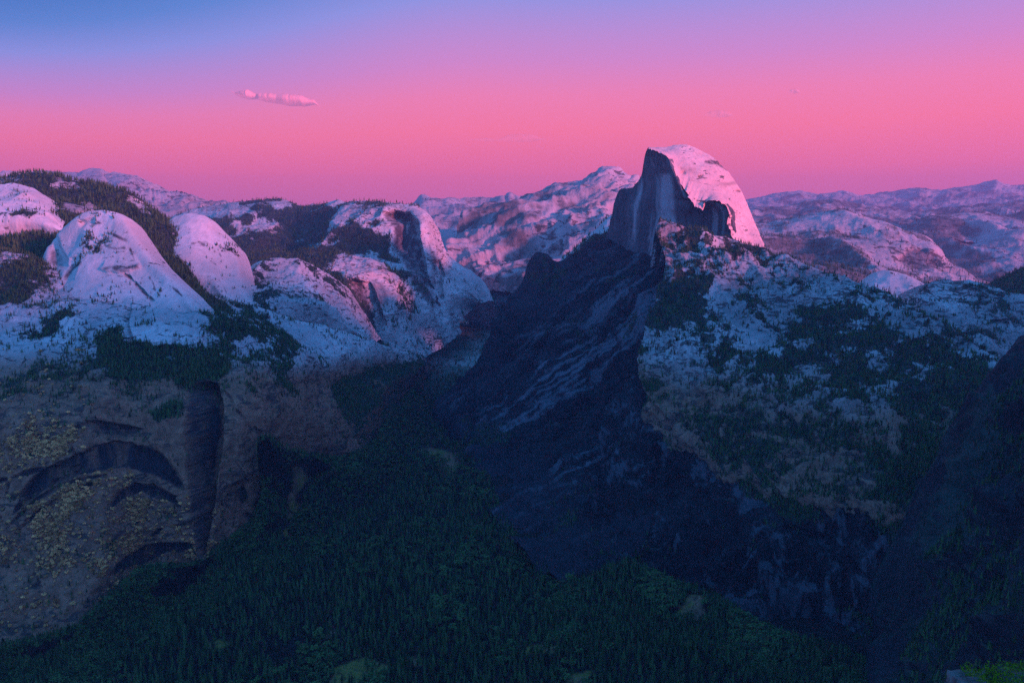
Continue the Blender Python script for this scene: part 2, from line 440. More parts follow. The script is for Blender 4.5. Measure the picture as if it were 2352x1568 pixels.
def make_floor():
    th = np.linspace(-1.15, 1.15, 400)
    r = np.concatenate([np.linspace(250, 1500, 14)[:-1], np.geomspace(1500, 25500, 420)])
    T, Rr = np.meshgrid(th, r)
    X, Y = Rr*np.sin(T), Rr*np.cos(T)
    Z = floor_z(X, Y)
    P = np.stack([X, Y, Z], -1)
    Z = Z+10*fbm(P, 420, 5, 0.55, 3.0)+np.clip((Y-7500)/6000, 0, 1)*220*fbm(P, 2600, 5, 0.55, 9.0)
    G = np.stack([X, Y, Z], -1)
    vx, vy = project(G)
    wob = 5*fbm(np.stack([vx, vy, vx*0], -1), 14, 4, 0.6, 1)
    veg = np.ones(X.shape); open_ = np.zeros(X.shape)
    for pl in CLEAR: open_ = np.maximum(open_, pmask(pl, vx, vy, 3, wob))
    f = fbm(P, 300, 5, 0.62, 21)
    gaps = smooth(0.33, 0.48, f)
    veg = np.where(Y > 8500, np.clip(0.55+1.5*fbm(P, 900, 5, 0.6, 5), 0, 1), (1-gaps*0.85)*(1-0.85*smooth(4300, 5300, Y)*smooth(-0.35, 0.15, fbm(P, 220, 4, 0.6, 15))))*(1-open_*np.clip(1.0-0.9*np.maximum(0, fbm(P, 45, 3, 0.6, 31)), 0, 1))
    nr, nc = X.shape
    ii = np.arange(nr*nc).reshape(nr, nc)
    q = np.stack([ii[:-1, :-1], ii[:-1, 1:], ii[1:, 1:], ii[1:, :-1]], -1).reshape(-1, 4)
    me = mesh_np('ground', G.reshape(-1, 3), q)
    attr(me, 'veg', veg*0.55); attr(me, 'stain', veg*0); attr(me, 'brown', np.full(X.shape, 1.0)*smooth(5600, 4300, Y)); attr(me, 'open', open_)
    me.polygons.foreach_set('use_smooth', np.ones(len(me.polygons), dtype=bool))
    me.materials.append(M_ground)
    o = bpy.data.objects.new('ground', me); C.objects.link(o)
    tag(o, 'flat forested valley ground running up between the granite walls', 'ground', kind='structure')
    inside = (vx > -50) & (vx < 2402) & (vy < 1650)
    # tree spacing in metres on the floor, closer spaced trees near the camera
    n = 260000
    yy = 1300+(rng.random(n)**1.35)*7200
    xx = (rng.random(n)*2-1)*(0.74*yy+150)
    fi = np.interp(np.hypot(xx, yy), r, np.arange(len(r))); ti = np.interp(np.arctan2(xx, yy), th, np.arange(len(th)))
    a, b = np.clip(fi.astype(int), 0, nr-2), np.clip(ti.astype(int), 0, nc-2)
    fa, fb = fi-a, ti-b
    zz = (G[a, b, 2]*(1-fa)+G[a+1, b, 2]*fa)*(1-fb)+(G[a, b+1, 2]*(1-fa)+G[a+1, b+1, 2]*fa)*fb
    vv = veg[a, b]
    px, py = project(np.stack([xx, yy, zz], -1))
    keep = (px > -40) & (px < 2392) & (py < 1640) & (rng.random(n) < vv) & (px > (1568-py)*0.0-50)
    # the floor is only in view inside the valley
    seen = pmask([(900, 660), (1250, 660), (1160, 760), (1000, 945), (1060, 1000), (1115, 1090), (1160, 1200), (1270, 1335), (1500, 1330),
                  (1700, 1420), (2120, 1640), (-200, 1640), (-100, 1480), (180, 1450), (520, 1260), (650, 1180), (600, 1000), (850, 1000), (900, 850)],
                 px, py, 25)
    keep &= seen > 0.4
    Pt = np.stack([xx, yy, zz], -1)[keep]
    # keep spacing roughly even: thin by a jittered grid
    cell = np.floor(Pt[:, :2]/np.array([11.5, 11.5])).astype(np.int64)
    key = cell[:, 0]*1000003+cell[:, 1]
    _, first = np.unique(key, return_index=True)
    Pt = Pt[first]
    k = fbm(Pt, 160, 3, 0.6, 77)
    leafy = k+0.5*(rng.random(len(Pt))-0.5) > 0.36
    sz = 30*(0.5+0.75*rng.random(len(Pt))**1.2)
    TREES.append((Pt[~leafy], 'conifer', sz[~leafy])); TREES.append((Pt[leafy], 'oak', sz[leafy]*0.62))
m, nt2, N2, L2 = new_mat('valley_ground')
geo = N2.new('ShaderNodeNewGeometry'); Pn = geo.outputs['Position']
g1 = noise_node(N2, L2, Pn, 0.012, 7, 0.65); g2 = noise_node(N2, L2, Pn, 0.09, 4, 0.7); g3 = noise_node(N2, L2, Pn, 0.0012, 8, 0.65)
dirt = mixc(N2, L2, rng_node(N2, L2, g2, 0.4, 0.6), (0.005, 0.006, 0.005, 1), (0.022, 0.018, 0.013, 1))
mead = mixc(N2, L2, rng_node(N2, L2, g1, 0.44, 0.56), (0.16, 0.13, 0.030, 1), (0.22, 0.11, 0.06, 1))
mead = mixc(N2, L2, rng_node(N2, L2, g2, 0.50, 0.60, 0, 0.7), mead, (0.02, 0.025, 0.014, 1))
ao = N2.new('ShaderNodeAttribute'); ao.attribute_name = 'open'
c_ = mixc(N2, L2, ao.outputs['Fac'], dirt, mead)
av = N2.new('ShaderNodeAttribute'); av.attribute_name = 'brown'
farc = mixc(N2, L2, rng_node(N2, L2, g3, 0.42, 0.60), (0.10, 0.16, 0.12, 1), (0.50, 0.48, 0.46, 1))
c_ = mixc(N2, L2, av.outputs['Fac'], farc, c_)
bs = N2.new('ShaderNodeBsdfPrincipled'); bs.inputs['Roughness'].default_value = 0.95; bs.inputs['Specular IOR Level'].default_value = 0.1
L2.new(c_, bs.inputs['Base Color'])
oo = N2.new('ShaderNodeOutputMaterial'); L2.new(bs.outputs[0], oo.inputs[0])
M_ground = m
make_floor()

# ------------------------------------------------------------------ far ranges
sheet('mountain', [
    [(1690, 462, 24000), (1790, 445, 24000), (1830, 440, 24000), (1870, 448, 24000), (1930, 440, 24000), (1965, 450, 24000), (2010, 446, 24000), (2050, 440, 24000), (2100, 434, 24000),
     (2150, 437, 24000), (2200, 432, 24000), (2235, 426, 24000), (2262, 419, 24000), (2275, 412, 24000), (2292, 421, 24000), (2330, 427, 24000), (2352, 426, 24000), (2700, 430, 24000)],
    [(1690, 480, 21000), (2000, 470, 21000), (2352, 458, 21000), (2700, 455, 21000)],
    [(1690, 530, 15000), (2000, 530, 15000), (2352, 520, 15000), (2700, 520, 15000)]], M_far,
    'farthest pale jagged crest on the right skyline', 'mountain', back=((1500, -500),), noise=(0.15, 620, 'ridged'), crest=0.6, base_veg=0.30, tree_p=0, patch=6, seed=1)
sheet('mountain', [
    [(1690, 476, 15000), (1760, 478, 15000), (1800, 473, 15000), (1850, 465, 15000), (1900, 462, 15000), (1950, 468, 15000), (2010, 480, 15000), (2080, 488, 15000), (2150, 480, 15000), (2250, 470, 15000), (2352, 462, 15000), (2700, 455, 15000)],
    [(1690, 500, 12500), (1900, 500, 12500), (2100, 510, 12500), (2352, 500, 12500), (2700, 500, 12500)],
    [(1690, 550, 9500), (2100, 560, 9500), (2352, 560, 9500), (2700, 560, 9500)]], M_far,
    'low hazy wooded range in front of the farthest right crest', 'mountain', back=((1500, -500),), noise=(0.15, 620, 'ridged'), crest=0.6, base_veg=0.60, tree_p=0, patch=4, seed=2)
sheet('mountain', [
    [(-300, 402, 13500), (0, 404, 13500), (30, 397, 13500), (60, 405, 13500), (100, 397, 13500), (150, 398, 13500), (195, 404, 13500), (212, 395, 13500), (235, 392, 13500), (248, 398, 13400), (256, 406, 13400), (290, 400, 13300),
     (318, 404, 13300), (345, 422, 13200), (390, 440, 13000), (430, 445, 12500), (455, 458, 12000), (520, 467, 12000), (600, 476, 12000), (740, 476, 12000), (960, 474, 12000)],
    [(-300, 440, 12000), (0, 440, 12000), (200, 440, 11800), (300, 440, 11500), (400, 462, 11000), (520, 480, 11000), (960, 490, 11000)],
    [(-300, 520, 9000), (200, 520, 9000), (520, 530, 9000), (960, 540, 9500)]], M_far,
    'pale bare mountain with a blunt summit on the left skyline', 'mountain', back=((1500, -500),), noise=(0.15, 620, 'ridged'), crest=0.6, base_veg=0.22, tree_p=0, patch=4, seed=3)
sheet('mountain', [
    [(860, 480, 14500), (940, 470, 14500), (962, 460, 14500), (974, 449, 14500), (982, 449, 14500), (1000, 454, 14500), (1040, 455, 14500), (1090, 453, 14500), (1130, 456, 14500), (1150, 451, 14500), (1162, 453, 14500),
     (1170, 446, 14500), (1178, 452, 14500), (1200, 455, 14500), (1300, 452, 14500)],
    [(860, 500, 12500), (1000, 490, 12500), (1150, 490, 12500), (1300, 490, 12500)],
    [(860, 545, 10500), (1000, 540, 10500), (1150, 530, 10500), (1300, 520, 10500)],
    [(880, 640, 8300), (1000, 640, 8300), (1100, 640, 8000), (1300, 600, 8000)]], M_far,
    'hazy pink ridge with a sharp left tooth above the canyon head', 'mountain', back=((1200, -500),), noise=(0.15, 620, 'ridged'), crest=0.6, base_veg=0.20, tree_p=0, patch=4, seed=4)

sheet('mountain', [
    [(1090, 478, 8500), (1140, 468, 8550), (1190, 458, 8600), (1240, 441, 8700), (1300, 428, 8750), (1340, 416, 8800), (1368, 399, 8800), (1385, 388, 8800), (1400, 387, 8850), (1430, 399, 8900), (1455, 406, 8950), (1465, 400, 8950), (1475, 410, 9000), (1530, 440, 9100), (1600, 520, 9100), (1640, 600, 9100)],
    [(1060, 520, 8000), (1180, 492, 8000), (1240, 472, 8050), (1320, 450, 8100), (1380, 428, 8200), (1430, 435, 8300), (1500, 460, 8400), (1620, 610, 8400)],
    [(1030, 560, 7600), (1130, 545, 7500), (1230, 520, 7450), (1310, 500, 7450), (1390, 480, 7500), (1450, 500, 7600), (1620, 620, 7600)],
    [(1040, 600, 7300), (1130, 590, 7100), (1210, 580, 6950), (1300, 560, 6850), (1380, 545, 6800), (1500, 560, 6800), (1620, 640, 6800)],
    [(1080, 665, 7000), (1150, 675, 6700), (1220, 690, 6300), (1300, 690, 6100), (1420, 700, 5900), (1620, 720, 5900)]], M_far,
    'high pale granite mountain sloping down left behind the great dome', 'mountain', noise=(0.15, 700, 'ridged'), slant=(110, 220), base_veg=0.30, tree_p=0, patch=3, seed=5, crest=0.3,
    back=((500, -250), (1500, -900)), woods=[([(1100, 460), (1300, 425), (1180, 480), (1060, 520)], 0.5, 15), ([(1120, 640), (1260, 600), (1260, 720), (1100, 720)], 0.9, 20)])

sheet('hill', [
    [(2085, 520, 11000), (2100, 506, 11000), (2140, 494, 11000), (2200, 492, 11000), (2250, 487, 11000), (2300, 494, 11000), (2330, 492, 11000), (2352, 485, 11000), (2700, 470, 11000)],
    [(2085, 530, 10300), (2150, 520, 10000), (2230, 505, 10300), (2300, 520, 9800), (2352, 530, 9500), (2700, 540, 9500)],
    [(2085, 570, 9000), (2200, 600, 8600), (2352, 590, 8300), (2700, 590, 8300)],
    [(2085, 640, 7000), (2200, 670, 7000), (2352, 680, 7000), (2700, 680, 7000)]], M_far,
    'dark wooded table hill at the right edge with a lit rock rim', 'hill', noise=(0.10, 700, 'ridged'), base_veg=0.9, tree_p=0.05, tree_h=38, patch=3, seed=6,
    woods=[([(2190, 488), (2260, 484), (2330, 505), (2400, 560), (2352, 640), (2230, 560), (2260, 520)], 0.12, 8)])
sheet('hill', [
    [(1690, 512, 8200), (1760, 515, 8200), (1800, 505, 8200), (1860, 492, 8100), (1900, 486, 8000), (1940, 484, 8000), (1985, 494, 7900), (2040, 510, 7700), (2080, 528, 7600), (2125, 541, 7500), (2148, 556, 7450), (2165, 580, 7400), (2182, 606, 7200), (2250, 645, 6500), (2330, 690, 6000), (2600, 760, 5600)],
    [(1690, 545, 7200), (1800, 540, 7200), (1920, 520, 7300), (2000, 535, 7100), (2080, 560, 6900), (2130, 580, 6800), (2160, 610, 6700), (2220, 650, 6200), (2330, 710, 5700), (2600, 790, 5300)],
    [(1690, 600, 6000), (1800, 600, 6000), (1920, 590, 6200), (2030, 610, 6100), (2120, 630, 6100), (2200, 670, 5800), (2330, 730, 5400), (2600, 820, 5000)],
    [(1690, 680, 4300), (1850, 690, 4300), (2000, 700, 4500), (2130, 710, 4700), (2300, 760, 4700), (2600, 860, 4500)]], M_far,
    'broad bare topped hill with forest on its left flank and a shadowed cliff', 'hill', noise=(0.10, 600, 'ridged'), base_veg=0.5, tree_p=0.26, tree_h=27, patch=2.0, seed=7, sparse=0.02,
    gullies=[([(2060, 595), (2085, 575), (2125, 568), (2150, 585), (2155, 612), (2110, 622), (2080, 612)], 70, 7, (0.25, 1, -0.1))],
    stain_shades=[([(2060, 595), (2085, 575), (2125, 568), (2150, 585), (2155, 612), (2110, 622), (2080, 612)], 0.7, 5)],  # shade in the cliff hollow, painted dark
    woods=[([(1740, 540), (1900, 548), (2000, 600), (2000, 660), (2120, 660), (2300, 690), (2200, 760), (1700, 700), (1720, 520)], 0.93, 25),
           ([(1860, 480), (1960, 480), (2060, 525), (2050, 548), (1900, 520)], 0.2, 12), ([(2020, 540), (2150, 545), (2200, 640), (2000, 600)], 0.18, 14)])
sheet('rock_dome', [
    [(1975, 655, 4700), (1990, 640, 4750), (2010, 627, 4750), (2040, 621, 4750), (2075, 628, 4700), (2110, 645, 4600), (2150, 668, 4500)],
    [(1985, 665, 4550), (2010, 650, 4550), (2045, 645, 4500), (2090, 655, 4450), (2140, 680, 4400)],
    [(1990, 690, 4300), (2050, 690, 4300), (2140, 710, 4200)]], M_slab,
    'small low pale dome rising from the far right woods', 'rock dome', back=((120, -60), (300, -260)), noise=(0.06, 200, 'ridged'), base_veg=0.12, tree_p=0.1, tree_h=20, seed=8)

sheet('hill', [
    [(360, 520, 8200), (420, 492, 8000), (470, 476, 8000), (500, 470, 8000), (540, 464, 7900), (590, 460, 7800), (640, 457, 7700), (670, 464, 7600), (695, 478, 7300), (730, 472, 7000), (765, 462, 6900), (800, 459, 6700),
     (840, 462, 6500), (880, 468, 6300), (920, 470, 6200), (955, 474, 6150), (983, 488, 6100), (1000, 510, 6050), (1012, 540, 6050), (1022, 572, 6000), (1045, 600, 6000), (1080, 622, 6000), (1110, 648, 6000), (1125, 668, 6000), (1135, 690, 6000)],
    [(360, 560, 7000), (480, 520, 6900), (600, 510, 6700), (700, 520, 6400), (780, 500, 6100), (850, 500, 5950), (900, 505, 5800), (950, 520, 5750), (985, 560, 5750), (1005, 600, 5700), (1030, 640, 5700), (1070, 665, 5700), (1105, 690, 5700)],
    [(360, 620, 5600), (500, 590, 5600), (620, 580, 5600), (720, 590, 5500), (800, 585, 5450), (870, 580, 5420), (920, 610, 5400), (970, 650, 5450), (1010, 680, 5550), (1050, 700, 5700), (1085, 712, 5900)],
    [(380, 700, 4700), (560, 670, 4750), (700, 660, 4850), (800, 650, 4900), (850, 640, 4980), (900, 655, 5050), (950, 690, 5150), (1000, 715, 5350), (1070, 722, 5800)],
    [(440, 800, 3950), (620, 790, 4000), (760, 780, 4350), (830, 760, 4650), (880, 745, 4850), (930, 735, 5000), (990, 735, 5250), (1060, 738, 5700)],
    [(480, 860, 3650), (700, 880, 3800), (850, 880, 4350), (930, 848, 4750), (1000, 805, 5200), (1060, 765, 5700)]], M_lower,
    'long wooded hill ending right in a rounded lit granite buttress', 'hill', noise=(0.12, 420, 'ridged'), base_veg=0.80, tree_p=0.34, tree_h=25, patch=1.8, seed=9, maxn=900, crest=0.35,
    gullies=[([(882, 492), (905, 486), (940, 488), (956, 515), (962, 560), (975, 610), (985, 660), (1005, 700), (985, 700), (955, 660), (925, 600), (905, 570), (905, 520)], 190, 6, (0.15, 1, 0)),
             ([(985, 600), (1010, 600), (1018, 690), (1000, 690)], 60, 5, (0.2, 1, 0)),
             ([(800, 640), (845, 650), (870, 700), (880, 740), (860, 770), (835, 720)], 110, 8, (0.1, 1, 0))],
    stain_shades=[([(882, 492), (905, 486), (940, 488), (956, 515), (962, 560), (975, 610), (985, 660), (1005, 705), (985, 700), (955, 660), (925, 600), (905, 570), (905, 520)], 0.9, 3), ([(855, 640), (880, 650), (895, 700), (880, 705), (850, 690)], 0.6, 5), ([(985, 560), (1000, 590), (1005, 640), (992, 620)], 0.6, 3), ([(808, 640), (835, 650), (850, 720), (870, 800), (850, 800), (820, 730)], 0.8, 5)],  # shade of the buttress recess and gullies painted over the rock
    woods=[([(885, 455), (1010, 470), (1140, 640), (1120, 740), (1010, 715), (960, 640), (905, 590), (885, 520)], 0.07, 8),
           ([(740, 450), (890, 455), (895, 540), (800, 520), (760, 500)], 0.32, 14),
           ([(850, 565), (950, 640), (1010, 710), (900, 740), (850, 700), (770, 620), (790, 590)], 0.22, 14),
           ([(525, 476), (560, 470), (610, 485), (585, 498), (540, 490)], 0.02, 5), ([(620, 462), (665, 463), (700, 484), (650, 484)], 0.03, 5),
           ([(450, 485), (500, 478), (520, 490), (490, 505), (440, 500)], 0.02, 5), ([(545, 515), (600, 503), (640, 508), (600, 530), (550, 535)], 0.15, 6),
           ([(930, 765), (1080, 745), (1200, 760), (1100, 830), (980, 830), (880, 830), (900, 790)], 0.30, 14),
           ([(850, 705), (1000, 700), (1130, 690), (1150, 735), (1040, 765), (930, 785), (870, 785)], 0.10, 8)])

# ------------------------------------------------------------------ the left side: wooded ridge, domes, slabs and the arched cliff
sheet('ridge', [
    [(-400, 398, 4300), (-100, 408, 4300), (0, 412, 4300), (50, 406, 4250), (100, 402, 4200), (130, 405, 4200), (170, 415, 4200), (220, 421, 4150), (255, 432, 4100), (290, 440, 4100), (325, 462, 4050), (350, 480, 4000), (380, 498, 3950), (430, 540, 3900), (480, 600, 3800), (540, 680, 3700)],
    [(-400, 450, 3900), (0, 460, 3900), (150, 455, 3900), (250, 475, 3800), (330, 515, 3700), (400, 570, 3600), (470, 640, 3500), (530, 700, 3450)],
    [(-400, 530, 3400), (0, 530, 3400), (150, 520, 3400), (250, 550, 3350), (350, 610, 3250), (430, 660, 3200), (520, 720, 3150)],
    [(-400, 620, 3000), (0, 620, 3000), (150, 620, 3000), (300, 660, 2950), (420, 700, 2900), (520, 740, 2900)]], M_rock,
    'dark wooded ridge behind the two pale domes', 'ridge', noise=(0.11, 320, 'fbm'), base_veg=0.92, tree_p=0.42, tree_h=24, patch=1.3, seed=10,
    woods=[([(150, 452), (210, 458), (230, 480), (200, 492), (150, 480)], 0.4, 10), ([(285, 440), (330, 462), (350, 490), (310, 480)], 0.25, 8), ([(400, 430), (440, 440), (440, 460)], 0.3, 8), ([(110, 420), (190, 428), (190, 436), (120, 432)], 0.3, 6)])
sheet('rock_dome', [
    [(-250, 500, 3700), (-120, 450, 3750), (-60, 432, 3750), (0, 425, 3750), (35, 423, 3750), (62, 430, 3720), (90, 446, 3700), (120, 462, 3680), (150, 484, 3650), (165, 505, 3600)],
    [(-250, 540, 3500), (-100, 480, 3550), (0, 460, 3550), (60, 465, 3530), (110, 485, 3500), (150, 510, 3480)],
    [(-250, 580, 3300), (-80, 540, 3330), (0, 520, 3330), (60, 512, 3350), (110, 520, 3330), (150, 535, 3300)],
    [(-250, 650, 3350), (0, 600, 3400), (150, 590, 3400)]], M_slab,
    'bald speckled dome cut off by the left edge of the view', 'rock dome', back=((150, -60), (400, -400)), noise=(0.07, 260, 'ridged'), base_veg=0.10, tree_p=0.2, tree_h=17, seed=11, sparse=0.03)
sheet('rock_dome', [
    [(340, 590, 3900), (352, 560, 3920), (366, 530, 3930), (384, 508, 3930), (408, 495, 3930), (438, 489, 3920), (462, 493, 3900), (485, 506, 3880), (505, 528, 3850), (528, 553, 3800), (543, 572, 3760), (550, 600, 3700), (558, 640, 3620), (572, 680, 3500), (590, 712, 3400)],
    [(350, 620, 3650), (375, 580, 3700), (400, 550, 3720), (440, 540, 3720), (475, 555, 3700), (505, 590, 3640), (528, 630, 3580), (548, 670, 3480), (570, 710, 3380)],
    [(372, 660, 3450), (400, 630, 3480), (440, 620, 3480), (475, 640, 3450), (505, 675, 3380), (535, 705, 3320), (560, 730, 3260)],
    [(400, 740, 3350), (450, 740, 3350), (500, 750, 3350), (570, 775, 3350)]], M_slab,
    'smooth right hand pale dome with a rounded shoulder', 'rock dome', back=((140, -40), (350, -350)), noise=(0.05, 260, 'fbm'), base_veg=0.05, tree_p=0.35, tree_h=17, seed=12, sparse=0.012,
    stain_shades=[(arc(p, t), 0.9, 1.5) for p, t in [([(505, 585), (515, 605), (532, 618)], 4), ([(520, 640), (530, 655), (536, 668)], 4), ([(470, 600), (490, 605), (505, 612)], 3), ([(440, 560), (455, 556), (468, 562)], 3), ([(395, 525), (410, 520), (420, 524)], 3), ([(500, 640), (512, 655), (520, 672)], 3), ([(480, 690), (500, 700), (515, 715)], 4)]],
    woods=[([(340, 500), (372, 520), (400, 545), (385, 600), (350, 600)], 0.35, 8), ([(372, 600), (440, 610), (500, 670), (530, 710), (560, 770), (400, 760), (360, 640)], 0.42, 10)])
sheet('rock_dome', [
    [(85, 640, 2950), (98, 600, 2980), (112, 565, 2990), (130, 540, 2990), (155, 515, 2980), (178, 497, 2970), (205, 484, 2960), (238, 480, 2950), (265, 487, 2930), (288, 502, 2900), (305, 528, 2860), (330, 568, 2800), (355, 600, 2750), (385, 628, 2700), (420, 662, 2650), (455, 700, 2600), (500, 738, 2640)],
    [(98, 660, 2850), (118, 620, 2870), (145, 580, 2880), (175, 553, 2880), (205, 538, 2870), (240, 535, 2860), (270, 545, 2830), (298, 572, 2790), (325, 610, 2740), (355, 645, 2680), (395, 678, 2620), (440, 712, 2580), (500, 750, 2640)],
    [(110, 690, 2740), (135, 660, 2750), (165, 630, 2760), (200, 615, 2750), (240, 614, 2740), (275, 628, 2710), (310, 655, 2670), (345, 685, 2620), (400, 718, 2560), (500, 762, 2640)],
    [(140, 730, 2600), (180, 705, 2610), (230, 695, 2600), (280, 705, 2580), (330, 725, 2540), (400, 752, 2520), (500, 772, 2640)],
    [(150, 775, 2620), (250, 775, 2600), (330, 785, 2560), (420, 790, 2600), (500, 785, 2660)]], M_slab,
    'tall smooth pale dome in front of the left ridge', 'rock dome', back=((120, -25), (320, -260), (600, -600)), noise=(0.045, 260, 'fbm'), base_veg=0.03, tree_p=0.4, tree_h=14, seed=13, sparse=0.004,
    gullies=[([(242, 600), (262, 612), (305, 615), (318, 605), (322, 612), (300, 622), (250, 622), (230, 618)], -14, 3, (0, 1, 0)),
             ([(286, 628), (296, 634), (352, 690), (346, 692)], 26, 3, (0, 1, 0)),
             ([(110, 560), (125, 545), (145, 580), (150, 610), (125, 610), (112, 590)], 22, 10, (0.3, 1, 0)),
             ([(165, 595), (180, 590), (165, 640), (145, 650)], 16, 6, (0.2, 1, 0)),
             ([(182, 506), (215, 500), (215, 512), (185, 520)], 20, 4, (0, 1, 0))],
    stain_shades=[(arc(p, t), 0.9, 1.5) for p, t in [([(205, 520), (225, 512), (245, 516)], 3), ([(262, 540), (275, 548), (292, 552)], 3), ([(240, 565), (262, 572), (285, 570)], 3), ([(395, 660), (412, 675), (428, 690)], 4), ([(240, 700), (262, 705), (280, 715)], 4), ([(150, 640), (165, 615), (185, 605)], 5), ([(300, 575), (306, 590), (310, 600)], 3), ([(345, 640), (352, 650), (356, 665)], 3)]]+[([(286, 628), (296, 634), (352, 690), (346, 692)], 1, 2), ([(250, 612), (290, 614), (320, 603), (316, 614), (280, 620), (230, 617)], 0.9, 3), ([(112, 560), (140, 580), (142, 612), (118, 606)], 0.8, 6)],  # crack lines, plus painted shade on the left flank
    woods=[([(215, 500), (260, 500), (280, 560), (220, 600), (190, 560)], 0.16, 12), ([(85, 690), (200, 700), (300, 740), (260, 790), (80, 780)], 0.9, 10)])

ARCS = [arc(p, t) for p, t in [([(0, 1106), (50, 1090), (90, 1078), (125, 1080)], 4), ([(28, 1200), (80, 1150), (140, 1115), (200, 1098), (260, 1090)], 6),
        ([(35, 1225), (85, 1178), (150, 1135), (210, 1112)], 5), ([(60, 1150), (120, 1112), (180, 1090), (250, 1080)], 5), ([(150, 1050), (165, 1030), (178, 1080), (150, 1085)], 8),
        ([(0, 1190), (10, 1150), (20, 1110)], 5), ([(235, 1275), (270, 1230), (320, 1200)], 4), ([(310, 1165), (330, 1190), (350, 1205)], 5), ([(375, 1170), (380, 1195), (386, 1215)], 4),
        ([(330, 1190), (345, 1160), (360, 1190)], 4), ([(225, 1330), (235, 1290), (262, 1262)], 6), ([(165, 985), (200, 975), (250, 985), (300, 985), (330, 990)], 5),
        ([(330, 1000), (350, 1030), (352, 1050)], 4), ([(330, 1245), (380, 1210), (430, 1205)], 4), ([(330, 1130), (380, 1150), (430, 1130)], 3), ([(60, 1330), (80, 1320), (95, 1345), (70, 1350)], 8),
        ([(530, 930), (560, 960), (575, 985)], 4), ([(585, 985), (600, 1000), (612, 1030)], 4), ([(540, 1060), (560, 1090), (575, 1130)], 4), ([(600, 1110), (590, 1140), (585, 1180)], 4), ([(515, 900), (530, 915), (540, 935)], 4)]]
brown_z = lambda G, X, Y: smooth(-290, -430, G[..., 2]+0.15*(G[..., 1]-2200)+110*fbm(G, 700, 4, 0.55, 2.0))*0.97
